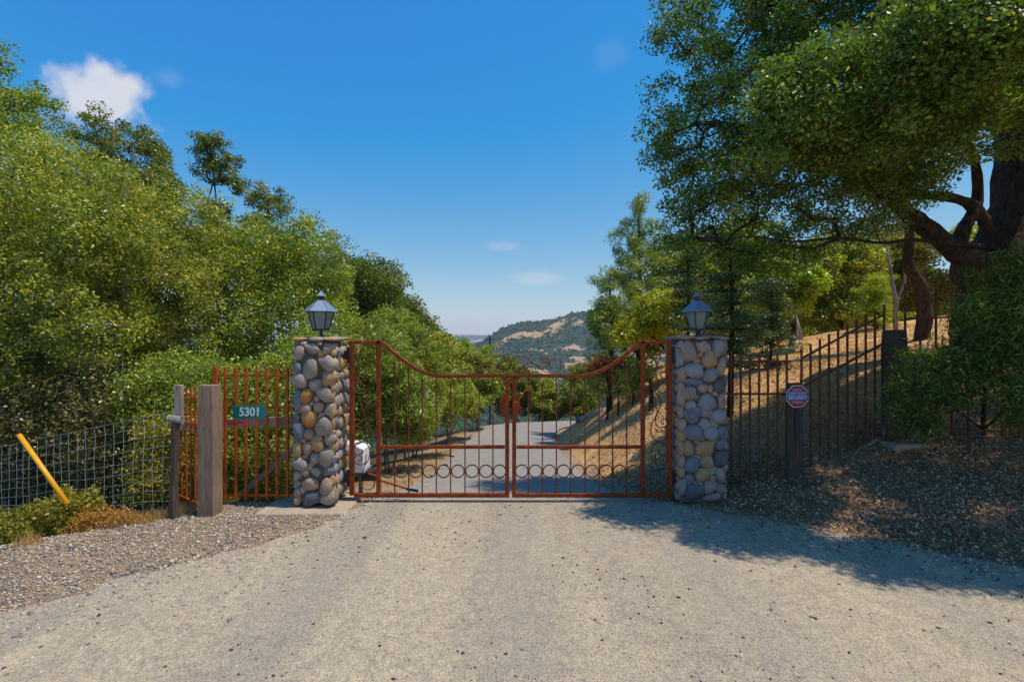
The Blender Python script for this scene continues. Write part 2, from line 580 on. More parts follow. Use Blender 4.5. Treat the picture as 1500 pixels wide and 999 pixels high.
def seg_dist(x, y, pl):
    d = np.full(x.shape, 1e9)
    for (ax, ay), (bx, by) in zip(pl[:-1], pl[1:]):
        ux, uy = bx - ax, by - ay
        t_ = np.clip(((x - ax) * ux + (y - ay) * uy) / (ux * ux + uy * uy), 0, 1)
        d = np.minimum(d, np.hypot(x - ax - t_ * ux, y - ay - t_ * uy))
    return d


def inside(x, y, poly):
    c = np.zeros(x.shape, bool)
    for (ax, ay), (bx, by) in zip(poly, poly[1:] + poly[:1]):
        if ay == by: continue
        cond = ((ay > y) != (by > y)) & (x < (bx - ax) * (y - ay) / (by - ay) + ax)
        c ^= cond
    return c


def vnoise(x, y, s, seed=0):
    x, y = x / s, y / s
    xi, yi = np.floor(x).astype(np.int64), np.floor(y).astype(np.int64)
    fx, fy = x - xi, y - yi
    fx, fy = fx * fx * (3 - 2 * fx), fy * fy * (3 - 2 * fy)

    def h(a, b):
        n = (a * 374761393 + b * 668265263 + seed * 69069) & 0xffffffff
        n = ((n ^ (n >> 13)) * 1274126177) & 0xffffffff
        return ((n ^ (n >> 16)) & 0xffff) / 65535.0
    a = h(xi, yi) * (1 - fx) + h(xi + 1, yi) * fx
    b = h(xi, yi + 1) * (1 - fx) + h(xi + 1, yi + 1) * fx
    return a * (1 - fy) + b * fy


def fbm(x, y, s, o=4, seed=0):
    r, a, t_ = 0, 1, 0
    for i in range(o):
        r = r + a * vnoise(x, y, s / 2 ** i, seed + i)
        t_ += a
        a *= .5
    return r / t_


ZY = [(-60, 0), (6.6, 0), (8.2, -.26), (11, -.62), (14.8, -1.05), (20.5, -1.5), (24, -1.9), (30, -2.6), (60, -6), (9000, -6)]


def zr(y):
    return np.interp(y, [p[0] for p in ZY], [p[1] for p in ZY])


def terrain(x, y, info=False):
    x, y = np.asarray(x, float), np.asarray(y, float)
    z = zr(y)
    ir, il = inside(x, y, POLY_R), inside(x, y, POLY_L)
    dr = np.where(ir, seg_dist(x, y, FOOT_R), 0)
    dl = np.where(il, seg_dist(x, y, FOOT_L), 0)
    s = np.interp(y, [0, 6.4, 8, 10, 13, 25], [.2, .24, .36, .58, .78, .76])
    rise = s * dr * (1 + .12 * (fbm(x, y, 2.5, 3, 5) - .5)) + np.minimum(dr, 1) * .12 * (fbm(x, y, 1.1, 3, 9) - .5)
    zh = z + rise
    plat = .5 + .165 * np.minimum(x, 16) + .03 * np.maximum(x - 16, 0) + .3 * (fbm(x, y, 5, 2, 3) - .5) + np.where(y < 12, .03 * (12 - y), 0)
    k = .35
    hm = np.clip(.5 + .5 * (plat - zh) / k, 0, 1)
    zh2 = plat * (1 - hm) + zh * hm - k * hm * (1 - hm)
    z = np.where(ir, np.maximum(zh2, np.minimum(zh, z)), z)
    drop = np.where(dl < 3, .22 * dl, .66 + .5 * (dl - 3))
    drop = np.minimum(drop, 66 + 4 * vnoise(x, y, 60, 4))
    z = np.where(il, z - drop + np.minimum(dl, 1) * .15 * (fbm(x, y, 1.5, 3, 2) - .5), z)
    if info: return z, ir, il, dr, dl
    return z


def tz(x, y):
    return float(terrain(np.array([x]), np.array([y]))[0])


def ax(a, b, n): return np.linspace(a, b, n, endpoint=False)


gx = np.concatenate([[-4000, -2000, -1000, -500, -250, -120, -60], ax(-40, -14, 20), ax(-14, 12, 230), ax(12, 40, 30), [45, 60, 120, 250, 500, 1000, 2000, 4000]])
gy = np.concatenate([[-55, -30, -12, -4], ax(-1, 1, 5), ax(1, 12, 110), ax(12, 30, 90), ax(30, 60, 20), [65, 80, 100, 130, 170, 250, 400, 700, 1200, 2500, 6000, 9000]])
GX, GY = np.meshgrid(gx, gy)
fx_, fy_ = GX.ravel(), GY.ravel()
gz, ir, il, dr, dl = terrain(fx_, fy_, True)
V = np.stack([fx_, fy_, gz], 1)
nx, ny = len(gx), len(gy)
idx = np.arange(nx * ny).reshape(ny, nx)
F = np.stack([idx[:-1, :-1].ravel(), idx[:-1, 1:].ravel(), idx[1:, 1:].ravel(), idx[1:, :-1].ravel()], 1)


def lerp3(a, b, f): return a * (1 - f[:, None]) + b * f[:, None]


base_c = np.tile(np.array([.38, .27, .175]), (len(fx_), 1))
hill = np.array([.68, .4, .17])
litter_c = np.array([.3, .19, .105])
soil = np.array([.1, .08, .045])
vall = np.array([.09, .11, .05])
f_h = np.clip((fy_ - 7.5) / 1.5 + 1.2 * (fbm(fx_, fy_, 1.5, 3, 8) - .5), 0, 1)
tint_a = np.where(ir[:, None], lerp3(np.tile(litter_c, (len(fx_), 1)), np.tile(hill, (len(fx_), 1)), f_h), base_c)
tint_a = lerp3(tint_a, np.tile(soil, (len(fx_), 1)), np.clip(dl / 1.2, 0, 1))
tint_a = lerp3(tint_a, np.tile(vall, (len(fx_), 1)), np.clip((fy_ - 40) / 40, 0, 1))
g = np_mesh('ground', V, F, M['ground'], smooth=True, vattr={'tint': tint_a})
g['kind'] = 'structure'


def resample(pl, n):
    seg = np.hypot(*(pl[1:] - pl[:-1]).T)
    # parameter by index so that left and right stay matched
    tt = np.linspace(0, len(pl) - 1, n)
    # smooth
    i = np.clip(np.floor(tt).astype(int), 0, len(pl) - 2)
    f = (tt - i)[:, None]
    p0, p1, p2, p3 = pl[np.maximum(i - 1, 0)], pl[i], pl[i + 1], pl[np.minimum(i + 2, len(pl) - 1)]
    return .5 * ((2 * p1) + (-p0 + p2) * f + (2 * p0 - 5 * p1 + 4 * p2 - p3) * f ** 2 + (-p0 + 3 * p1 - 3 * p2 + p3) * f ** 3)


NL = 520
Ls, Rs = resample(LP, NL), resample(RP, NL)
K = 24
ts = np.linspace(0, 1, K)
jl = (fbm(Ls[:, 1] * 1.0, Ls[:, 0], .45, 5, 21) - .5) * .55
jr = (fbm(Rs[:, 1] * 1.0, Rs[:, 0], .5, 3, 22) - .5) * .22
Ls[:, 0] += jl
Rs[:, 0] += jr
P = Ls[:, None, :] * (1 - ts)[None, :, None] + Rs[:, None, :] * ts[None, :, None]
P = P.reshape(-1, 2)
rz = terrain(P[:, 0], P[:, 1]) + .006 + np.clip((P[:, 1] - 7) * .006, 0, .05)
idx = np.arange(NL * K).reshape(NL, K)
F = np.stack([idx[:-1, :-1].ravel(), idx[:-1, 1:].ravel(), idx[1:, 1:].ravel(), idx[1:, :-1].ravel()], 1)
o = np_mesh('road', np.column_stack([P, rz]), F, M['road'], smooth=True)
o['kind'] = 'structure'

# ------------------------------------------------------------------ foliage engine
def rand_unit(n):
    v = R.normal(size=(n, 3))
    return v / np.linalg.norm(v, axis=1)[:, None]


def leaves(C, n_per, spread, L, Wd, up=.5, droop=0.0, flat=.75, vbase=None, lvar=.3):
    """leaf quads round clump centres C"""
    k = len(C)
    n = k * n_per
    ci = np.repeat(np.arange(k), n_per)
    off = rand_unit(n) * (R.random(n) ** .42)[:, None] * spread
    if k > 60: off *= (R.uniform(.65, 1.15, k)[ci])[:, None]
    off[:, 2] *= flat
    pos = C[ci] + off
    nrm = rand_unit(n) * .9 + off / spread * .4
    nrm[:, 2] += up
    nrm /= np.linalg.norm(nrm, axis=1)[:, None]
    d = rand_unit(n)
    d += off / spread * .5
    d[:, 2] -= droop
    d -= nrm * np.sum(d * nrm, axis=1)[:, None]
    d /= np.linalg.norm(d, axis=1)[:, None] + 1e-9
    s = np.cross(nrm, d)
    l = L * (1 + lvar * (R.random(n) * 2 - 1))[:, None]
    w = (Wd / L) * l
    a = pos - d * l * .5
    b = pos + s * w * .5 + nrm * l * .06
    c = pos + d * l * .5
    e = pos - s * w * .5 + nrm * l * .06
    Vv = np.stack([a, b, c, e], 1).reshape(-1, 3)
    cv = R.random(k) if vbase is None else vbase
    v = np.clip(.42 * cv[ci] + .62 * R.random(n) ** 1.25, 0, .95)
    odd = R.random(n) < .03
    v[odd] = 1.0
    return Vv, v


def sample_crown(ells, n, mind, shell=2.4, gap=.35, gs=1.3):
    ells = np.array(ells, float)
    vol = ells[:, 3] * ells[:, 4] * ells[:, 5]
    m = n * 8
    e = ells[R.choice(len(ells), m, p=vol / vol.sum())]
    u = rand_unit(m) * (R.random(m) ** (1 / shell))[:, None]
    p = e[:, :3] + u * e[:, 3:]
    nz_ = np.array([mnoise.noise(Vector(q) / gs) for q in p])
    p = p[nz_ > -gap + .12 * R.normal(size=m)]
    out = np.empty((0, 3))
    for q in p:
        if len(out) and ((out - q) ** 2).sum(1).min() < mind * mind: continue
        out = np.vstack([out, q])
        if len(out) >= n: break
    return out


def skeleton(trunks, C, step=.45, wig=.12, tip=.006):
    """trunks: list of (pts, r0, r1). returns nodes, parent, radius of grown twigs"""
    nodes, par, rmin = [], [], []
    for pts, r0, r1 in trunks:
        pts = [np.array(p, float) for p in pts]
        for i, p in enumerate(pts):
            nodes.append(p)
            par.append(-1)
            rmin.append(0)
    nt = len(nodes)
    tr = np.array(nodes)
    order = np.argsort([((tr - c) ** 2).sum(1).min() for c in C])
    N = np.array(nodes)
    for ci in order:
        c = C[ci]
        d2 = ((N - c) ** 2).sum(1)
        # prefer nodes lower than and nearer than the target
        cost = np.sqrt(d2) + .35 * np.maximum(0, N[:, 2] - c[2])
        j = int(cost.argmin())
        a = N[j]
        dist = np.linalg.norm(c - a)
        m = max(1, int(dist / step))
        new = []
        for q in range(1, m + 1):
            f = q / m
            pnt = a * (1 - f) + c * f + (R.normal(size=3) * wig * (0 if q == m else 1) * min(dist, 1))
            pnt[2] += .08 * dist * math.sin(math.pi * f)
            new.append(pnt)
            par.append(j if q == 1 else len(N) + q - 2)
        N = np.vstack([N, np.array(new)])
    par = np.array(par)
    rr = np.zeros(len(N))
    has = np.zeros(len(N), bool)
    acc = np.zeros(len(N))
    for i in range(len(N) - 1, nt - 1, -1):
        if acc[i] == 0: acc[i] = tip ** 2.2
        acc[par[i]] += acc[i]
    rr = acc ** (1 / 2.2)
    return N, par, rr, nt


def tubes_np(A, B, ra, rb, n=5):
    d = B - A
    L = np.linalg.norm(d, axis=1)[:, None] + 1e-9
    d = d / L
    h = np.where(np.abs(d[:, 2:3]) < .9, np.array([[0, 0, 1.0]]), np.array([[1.0, 0, 0]]))
    u = np.cross(d, h)
    u /= np.linalg.norm(u, axis=1)[:, None]
    w = np.cross(d, u)
    an = np.arange(n) * 2 * math.pi / n
    ring = u[:, None, :] * np.cos(an)[None, :, None] + w[:, None, :] * np.sin(an)[None, :, None]
    v0 = (A - d * ra[:, None] * .3)[:, None, :] + ring * ra[:, None, None]
    v1 = (B + d * rb[:, None] * .3)[:, None, :] + ring * rb[:, None, None]
    Vv = np.concatenate([v0, v1], 1).reshape(-1, 3)
    k = np.arange(n)
    k2 = (k + 1) % n
    f = np.stack([k, k2, k2 + n, k + n], 1)
    Ff = (f[None] + (np.arange(len(A)) * 2 * n)[:, None, None]).reshape(-1, 4)
    return Vv, Ff


def make_tree(name, label, cat, base, ells, trunks, n, npl, spread, L, Wd, lm, bm, group=None, mind=None, up=.5, droop=0., gap=.35, shell=2.4, tip=.008, tsides=9, flat=.75, gs=1.3, wig=.12, step=.45, extra=None, flatten=None, lump=.25, part='crown'):
    root = empty(name, base, label, cat, group)
    spread = spread * .86 if spread > .3 else spread
    npl = int(npl * 1.12)
    C = sample_crown(ells, n, mind or spread * .72, shell, gap, gs)
    if extra is not None: C = np.vstack([C, extra])
    N, par, rr, nt = skeleton(trunks, C, step, wig, tip)
    mb = MB()
    for pts, r0, r1 in trunks:
        pv = [Vector(p) for p in pts]
        # smooth spline
        sm = []
        for i in range(len(pv) - 1):
            p0, p1, p2, p3 = pv[max(i - 1, 0)], pv[i], pv[i + 1], pv[min(i + 2, len(pv) - 1)]
            for q in range(5):
                f = q / 5
                sm.append(.5 * ((2 * p1) + (p2 - p0) * f + (2 * p0 - 5 * p1 + 4 * p2 - p3) * f * f + (3 * p1 - p0 - 3 * p2 + p3) * f ** 3))
        sm.append(pv[-1])
        mb.tube(sm, [r0 + (r1 - r0) * (i / (len(sm) - 1)) ** .8 for i in range(len(sm))], tsides, True, lump)
    tv, tf = np.array(mb.v), [f for f in mb.f if len(f) == 4]
    i = np.arange(nt, len(N))
    A, B = N[par[i]], N[i]
    rb = rr[i]
    ra = np.minimum(rr[par[i]], rb * 1.35)
    bv, bf = tubes_np(A, B, ra, rb)
    Vv = np.vstack([tv, bv])
    Ff = np.vstack([np.array(tf), bf + len(tv)])
    np_mesh('trunk', Vv, Ff, bm, root, base, smooth=True)
    LV, v = leaves(C, npl, spread, L, Wd, up, droop, flat)
    np_mesh(part, LV, np.arange(len(LV)).reshape(-1, 4), lm, root, base, attr=v)
    return root


def E(px, py, Y, rx, ry, rz):
    w = W(px, py, Y)
    return (w.x, w.y, w.z, rx, ry, rz)


def on(px, Y, dz=0.0):
    x = (px - 750) * Y / FPX
    return (x, Y, tz(x, Y) + dz)


# ------------------------------------------------------------------ vegetation, left bank
QF = 1.0
GL = 'oaks and bays crowding the left bank'


def left_tree(name, label, px, Y, ells, n, lm, bm='bark_grey', npl=130, spread=.42, L=.075, Wd=.04, group=None, lean=.3, **kw):
    b = on(px, Y, -.1)
    top = max(ells, key=lambda e: e[2])
    tx, ty_, tz_ = top[0], top[1], top[2]
    h = tz_ - b[2]
    pts = [b, (b[0] + lean * .3, b[1], b[2] + h * .3), (b[0] * .5 + tx * .5 - lean * .3, b[1] * .5 + ty_ * .5, b[2] + h * .62), (tx, ty_, b[2] + h * 1.0)]
    r = .035 * h ** .9 * (.55 if 'slender' not in name else .2)
    tr = [(pts, r, r * .25)]
    for e in ells:
        if e is top or 'slender' in name: continue
        f = R.uniform(.25, .5)
        s = np.array(pts[0]) * (1 - f) + np.array(pts[2]) * f
        e3 = np.array(e[:3])
        tr.append(([tuple(s), tuple(s * .5 + e3 * .5 + np.array([0, 0, .2])), tuple(e3)], r * .5, r * .15))
    return make_tree(name, label, 'tree', b, ells, tr, n, npl, spread, L, Wd, M[lm], M[bm], group, **kw)


left_tree('oak_tree', 'tall oak on the bank whose crown is cut by the left edge of the picture', -10, 11.5,
          [E(-60, 180, 11.5, 2.0, 2, 2.2), E(30, 330, 11.2, 2.2, 2, 2.0), E(-8, 130, 11.5, .7, .8, 1.0), E(62, 238, 11.5, 1.0, 1.0, .9), E(-80, 400, 11, 2, 2, 3)], 720, 'leaf_oak', gap=.08, npl=140, shell=3)
left_tree('oak_tree', 'dark green oak crown rising behind just right of the white cloud', 190, 15,
          [E(172, 235, 15, 1.35, 1.4, 1.55), E(215, 300, 15, 1.0, 1.2, 1.4), E(120, 320, 15, 1.6, 1.5, 2), E(205, 420, 15, 1.8, 1.5, 2), E(165, 188, 15, .85, .8, .75), E(195, 215, 15, .7, .7, .7), E(228, 260, 15, .6, .7, .7)], 420, 'leaf_bay', L=.09, Wd=.045, gap=.05, npl=150, shell=3)
left_tree('oak_tree', 'broad olive-leaved oak bulging over the wire fence', 110, 9.8,
          [E(95, 330, 10.2, 1.9, 1.7, 1.6), E(60, 470, 9.6, 1.9, 1.4, 1.6), E(185, 430, 10, 1.6, 1.5, 1.8)], 520, 'leaf_oak2', L=.066, Wd=.036, gap=.22, shell=3)
left_tree('oak_tree', 'rounded olive-green oak between the wire fence and the leaning tall tree', 280, 12,
          [E(262, 365, 12, 1.5, 1.5, 1.6), E(300, 480, 11.6, 1.9, 1.5, 1.8), E(220, 420, 12, 1.5, 1.4, 1.8)], 420, 'leaf_oak2', L=.07, Wd=.038, gap=.22, shell=3)
left_tree('oak_tree', 'full green oak standing directly behind the left pillar lantern', 430, 12.5,
          [E(400, 400, 12.5, 1.3, 1.4, 1.35), E(455, 390, 12.5, 1.0, 1.3, 1.25), E(430, 500, 12, 1.9, 1.4, 1.7)], 400, 'leaf_oak', L=.07, Wd=.038, gap=.2, shell=3)
left_tree('slender_tree', 'tall slender tree with thin open crown against the sky', 345, 17,
          [E(308, 212, 17, .78, .5, .42), E(285, 250, 17, .42, .4, .22), E(350, 268, 17, .36, .4, .5), E(322, 255, 17, .5, .4, .55), E(300, 235, 17, .4, .4, .3), E(338, 235, 17, .35, .4, .35), E(318, 310, 17, .6, .5, .4), E(320, 355, 17, 1.1, 1, .7)], 240, 'leaf_bay', 'bark_dark', npl=75, spread=.24, L=.085, Wd=.042, gap=.1, lean=-.25, shell=1.6, mind=.17, tip=.009)
left_tree('slender_tree', 'small round treetop poking up right of the tall slender tree', 395, 17,
          [E(392, 292, 17, .75, .6, .45), E(378, 330, 17, .7, .6, .5), E(412, 305, 17, .4, .5, .35), E(400, 390, 17, 1.2, 1, .9)], 150, 'leaf_bay', 'bark_dark', npl=95, spread=.3, L=.09, Wd=.045, gap=.2)
left_tree('oak_tree', 'dark green oak stepping down toward the gate from the pillar lantern', 520, 16,
          [E(542, 425, 16, 1.2, 1.3, 1.15), E(500, 440, 15.5, 1.2, 1.2, 1.5), E(560, 500, 16, 1.3, 1.3, 1.3)], 300, 'leaf_bay', L=.09, Wd=.045, gap=.2)
left_tree('oak_tree', 'farther green oak low on the skyline above the gate arch', 590, 20,
          [E(592, 480, 20, 1.2, 1.3, 1.2), E(560, 470, 20, 1.3, 1.3, 1.6)], 190, 'leaf_bay', L=.11, Wd=.055, gap=.2)
left_tree('oak_tree', 'last oak of the left row just before the distant ridge', 625, 24,
          [E(622, 505, 24, 1.2, 1.3, 1.1), E(600, 540, 24, 1.3, 1.3, 1.2)], 170, 'leaf_bay', L=.12, Wd=.06, gap=.25)
# tall willowy shrubs along the drive
WG = 'willowy shrubs lining the left of the drive'


def bush(name, label, px, Y, ells, n, lm, bm='bark_grey', npl=110, spread=.32, L=.09, Wd=.03, group=None, cat='shrub', **kw):
    b = on(px, Y, -.05)
    tr = []
    for e in ells:
        bx = b[0] + R.uniform(-.15, .15)
        tr.append(([(bx, b[1] + R.uniform(-.1, .1), b[2]), (bx * .6 + e[0] * .4, b[1] * .5 + e[1] * .5, b[2] * .55 + e[2] * .45), e[:3]], .03, .01))
    kw.setdefault('tsides', 6)
    return make_tree(name, label, cat, b, ells, tr, n, npl, spread, L, Wd, M[lm], M[bm], group, part='foliage', **kw)


bush('willow_shrub', 'bright willow-leaved shrub seen through the left half of the gate', 575, 10,
     [E(560, 560, 10, .75, .8, 1.0), E(600, 600, 10.2, .6, .8, .8), E(548, 500, 10.6, .65, .7, .6)], 200, 'leaf_willow', L=.12, Wd=.024, droop=.6)
bush('willow_shrub', 'tall light green shrub rising behind the arch of the left gate leaf', 600, 12.5,
     [E(600, 530, 12.5, .8, .9, .9), E(640, 585, 12.5, .65, .9, .8), E(575, 480, 13, .7, .8, .5)], 190, 'leaf_willow', L=.13, Wd=.026, droop=.5)
bush('willow_shrub', 'silvery green shrub mid-way down the left side of the drive', 655, 15.5,
     [E(655, 565, 15.5, .7, 1.1, 1.0), E(640, 520, 16, .8, 1, .7), E(685, 590, 16.5, .5, 1, .65)], 180, 'leaf_oak2', L=.1, Wd=.045)
bush('willow_shrub', 'yellow-green shrub by the bend where the drive turns away', 700, 20,
     [E(700, 560, 20, .9, 1.2, 1.2), E(690, 525, 21, 1.1, 1.2, .8)], 170, 'leaf_willow', L=.13, Wd=.045)
bush('willow_shrub', 'feathery bright green treetop below the centre scrollwork', 695, 27,
     [E(700, 540, 27, 1.6, 1.5, 1.4), E(675, 530, 27, 1.2, 1.2, 1.2)], 150, 'leaf_willow', L=.16, Wd=.04, spread=.42)
bush('round_shrub', 'dense mid green shrub filling the bend between the two gate leaves', 760, 29,
     [E(752, 572, 29, 1.6, 1.3, 1.5), E(738, 550, 30, 1.2, 1.2, 1.2)], 190, 'leaf_bay', L=.15, Wd=.06, spread=.42, npl=130, shell=3)
bush('round_shrub', 'rounded bright shrub beyond the bend right of the latch', 800, 29,
     [E(800, 590, 29, 1.3, 1.3, 1.0), E(790, 570, 30, 1.0, 1.2, .8)], 150, 'leaf_oak2', L=.14, Wd=.06, spread=.42, npl=130, shell=3)
bush('round_shrub', 'dark rounded shrub at the foot of the dry slope beyond the bend', 845, 28.5,
     [E(845, 588, 28.5, 1.3, 1.2, 1.1), E(860, 560, 31, 1.4, 1.3, 1.3)], 170, 'leaf_bay', L=.15, Wd=.06, spread=.42, npl=130, shell=3)

left_tree('oak_tree', 'shaded oak down the bank behind the left end of the wire fence', 30, 13.5,
          [E(10, 560, 13.5, 2.4, 1.2, 1.8), E(60, 640, 13.5, 2.2, 1.2, 1.8), E(-60, 700, 13, 2.4, 1, 1.8)], 330, 'leaf_brush', L=.09, Wd=.05, gap=.1, shell=3, npl=120)
left_tree('oak_tree', 'shaded oak down the bank behind the middle of the wire fence', 170, 13,
          [E(150, 560, 13, 2.2, 1.2, 1.8), E(200, 660, 13, 2.0, 1.2, 1.8), E(110, 720, 12.5, 2.2, 1, 1.5)], 330, 'leaf_brush', L=.09, Wd=.05, gap=.1, shell=3, npl=120)
# dark brush under the left trees
UB = [(20, 9.2, 'tangled dark brush behind the lower end of the wire fence', [(0, 590, 9.2, 1.3, 1, 1.0), (50, 640, 9, 1.2, .9, .9)]),
      (170, 9.0, 'shaded olive brush behind the middle of the wire fence', [(140, 600, 9.2, 1.3, 1, 1.0), (190, 650, 9, 1.1, .9, .9)]),
      (290, 8.8, 'shaded brush behind the short orange fence panel', [(270, 590, 9.2, 1.1, .9, 1.0), (310, 640, 8.8, 1.0, .8, .9)]),
      (400, 8.9, 'leafy brush filling the space behind the house number sign', [(380, 590, 9.4, 1.1, .9, .9), (420, 630, 9, .9, .8, .9)]),
      (480, 9.6, 'brush standing behind the left stone pillar', [(470, 560, 10, 1.0, .9, 1.1), (500, 640, 9.6, .7, .7, .8)])]
UB += [(60, 10.5, 'low dark brush down the bank seen through the left part of the wire fence', [(20, 690, 10.5, 1.6, .9, 1.0), (90, 740, 10.2, 1.3, .8, .8), (-10, 620, 11, 1.5, 1, 1.2)]),
       (200, 10.3, 'low dark brush down the bank seen through the right part of the wire fence', [(150, 700, 10.3, 1.5, .9, 1.0), (240, 720, 10, 1.3, .8, .9), (170, 620, 11, 1.5, 1, 1.2)]),
       (340, 10.2, 'low brush down the bank behind the timber brace', [(310, 690, 10.2, 1.3, .9, 1.0), (400, 690, 10, 1.2, .8, .9), (350, 620, 10.8, 1.4, 1, 1.1)])]
for px, Y, lab, es in UB:
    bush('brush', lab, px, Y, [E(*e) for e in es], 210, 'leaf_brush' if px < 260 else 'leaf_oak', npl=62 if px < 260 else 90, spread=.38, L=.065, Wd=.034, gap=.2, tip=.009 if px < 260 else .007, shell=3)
bush('weed_plant', 'bright green creeper climbing beside the short orange panel', 232, 6.9, [E(232, 650, 6.9, .3, .25, .45), E(222, 700, 6.8, .3, .25, .35)], 60, 'leaf_weed', npl=70, spread=.17, L=.05, Wd=.028, tip=.003)
bush('weed_plant', 'green leafy growth behind the orange bars below the number sign', 375, 7.1, [E(345, 690, 7.1, .35, .25, .4), E(400, 690, 7.1, .35, .25, .45)], 110, 'leaf_bay', npl=70, spread=.18, L=.055, Wd=.03, tip=.003)
bush('weed_plant', 'yellow-green weed bush at the gravel edge under the yellow guard', 105, 5.85, [E(112, 745, 5.85, .26, .22, .22), E(80, 765, 5.8, .3, .2, .16), E(55, 750, 5.9, .2, .2, .12), E(130, 735, 5.9, .1, .1, .14), E(92, 730, 5.9, .08, .1, .14)], 110, 'leaf_weed', npl=60, spread=.12, L=.036, Wd=.02, tip=.003, mind=.06)
bush('dry_plant', 'tuft of orange dried weeds between the yellow guard and the end post', 165, 5.8, [E(160, 758, 5.8, .28, .15, .1), E(128, 765, 5.7, .15, .12, .12), E(215, 762, 5.95, .15, .12, .07)], 60, 'leaf_dead', npl=40, spread=.09, L=.035, Wd=.012, tip=.003, mind=.05)
bush('weed_plant', 'low yellow-green weed bush cut by the left edge of the picture', 18, 5.5, [E(15, 775, 5.5, .3, .2, .16), E(-30, 770, 5.5, .3, .2, .2)], 60, 'leaf_weed', npl=60, spread=.12, L=.036, Wd=.02, tip=.003, mind=.06)
bush('weed_plant', 'patch of fine weeds at the foot of the numbered fence panel', 375, 6.75, [E(365, 735, 6.75, .4, .12, .09), E(400, 728, 6.75, .25, .12, .09)], 50, 'leaf_weed', npl=50, spread=.1, L=.035, Wd=.018, tip=.003, mind=.05)

# ------------------------------------------------------------------ big oak on the right
ob = on(1465, 9.2, -.15)
OE = [E(1300, 215, 7.0, .8, .4, .45), E(1190, 250, 6.8, .8, .4, .5), E(1270, 250, 7.3, .6, .4, .4), E(1165, 190, 6.1, .85, .5, .65), E(1230, 165, 6.0, 1.0, .7, .75), E(1350, 150, 5.7, 1.0, .6, .8), (7.8, 4.9, 5.8, 1.5, 1, 1),
      E(1015, 200, 7.9, .8, .6, 1.05), E(1060, 335, 8.0, .9, .8, .5), E(1120, 365, 8.3, .9, .7, .4), E(1230, 320, 8, .9, .8, .4), E(1000, 350, 8.2, .6, .6, .45), E(1170, 310, 7.8, 1.1, 1.0, .5), E(1010, 270, 8.0, .6, .6, .6),
      E(1052, 150, 7.9, 1.2, .7, 1.85), E(1080, 40, 7.7, 1.35, .9, 1.6), E(1190, 70, 7.4, 1.85, 1.1, 1.9), E(1100, 255, 7.6, 1.3, 1.2, .9), E(1215, 235, 7.7, 1.5, 1.0, .85),
      E(1320, 130, 7.3, 1.7, 1.0, 1.6), E(1430, 90, 7.8, 1.9, 1.1, 1.7), E(1000, 330, 8.2, .55, .6, .45), E(1090, 335, 8.4, 1.2, .9, .45),
      E(1310, 265, 8.2, .9, .8, .5), E(1250, -60, 7.4, 2.6, 1.0, 1.3), E(1480, -80, 7.5, 2.8, 1.1, 1.4),
      (8.4, 5.9, 6.4, 2.2, 1.5, 1.3), (5.6, 6.3, 6.6, 1.6, .9, 1.1), (11.5, 6.8, 6.5, 2.2, 1.2, 2.0)]
v_ = lambda *a: tuple(W(*a))
OT = [([ob, v_(1462, 520, 9.1), v_(1462, 430, 9.0), v_(1455, 370, 8.9)], .75, .62),
      ([v_(1470, 390, 9.0), v_(1500, 300, 9.0), v_(1495, 200, 9.0), v_(1460, 100, 9.0), v_(1430, -20, 8.8)], .62, .16),
      ([v_(1458, 388, 8.85), v_(1408, 376, 8.6), v_(1372, 345, 8.4), v_(1335, 318, 8.2), v_(1300, 288, 8.0), v_(1230, 240, 7.8), v_(1140, 200, 7.5), v_(1050, 180, 7.2)], .22, .035),
      ([v_(1400, 372, 8.6), v_(1412, 335, 8.6), v_(1432, 296, 8.7), v_(1425, 230, 8.6), v_(1380, 150, 8.4)], .13, .05),
      ([v_(1452, 340, 8.8), v_(1428, 305, 8.7), v_(1395, 290, 8.6), v_(1340, 282, 8.5), v_(1280, 250, 8.4), v_(1180, 140, 8.2), v_(1120, 60, 7.8)], .12, .03),
      ([v_(1460, 362, 8.8), v_(1400, 358, 8.3), v_(1340, 352, 7.9), v_(1290, 356, 7.7), v_(1230, 349, 7.6), v_(1160, 354, 7.5), v_(1100, 347, 7.6), v_(1050, 352, 7.7)], .045, .008),
      ([v_(1500, 260, 9), v_(1560, 150, 8), (9.5, 6.8, 6), (8.4, 5.9, 6.4)], .25, .08),
      ([v_(1460, 110, 8.9), v_(1350, 20, 8.4), v_(1230, -60, 8.2)], .2, .05),
      ([v_(1330, 150, 8.2), (6.0, 6.6, 6.6), (5.0, 6.2, 6.8)], .08, .03),
      ([v_(1500, 250, 9), (11.5, 9, 6), (12.5, 8.5, 7.5)], .3, .08)]
make_tree('live_oak', 'huge live oak with thick forked trunk overhanging the right side', 'tree', ob, OE, OT, 1800, 140, .34, .06, .031,
          M['leaf_live'], M['bark_oak'], gap=.1, shell=2.2, tip=.009, tsides=16, up=.35, mind=.23, gs=.9, extra=sample_crown([(5.9, 4.55, 5.2, 1.0, .5, .5), (4.7, 5.15, 5.4, 1.0, .5, .5), (7.2, 4.3, 5.5, 1.2, .5, .6), (3.7, 5.8, 5.2, .7, .5, .5), (4.3, 6.4, 5.0, .8, .5, .5), (5.0, 6.0, 5.0, .9, .6, .4)], 480, .17, 2.6, .25, .7))
# second twisted stem behind
b2 = on(1350, 12.5, -.1)
make_tree('oak_tree', 'thinner crooked dark oak stem standing left of the huge oak trunk', 'tree', b2,
          [E(1330, 270, 12, 1.1, .8, .6), E(1290, 330, 12, .6, .5, .35)],
          [([b2, v_(1355, 450, 12.4), v_(1345, 415, 12.2), v_(1330, 385, 12), v_(1332, 340, 12), v_(1310, 250, 12)], .2, .08)], 90, 90, .4, .075, .036, M['leaf_live'], M['bark_oak'], gap=.2, tsides=10)

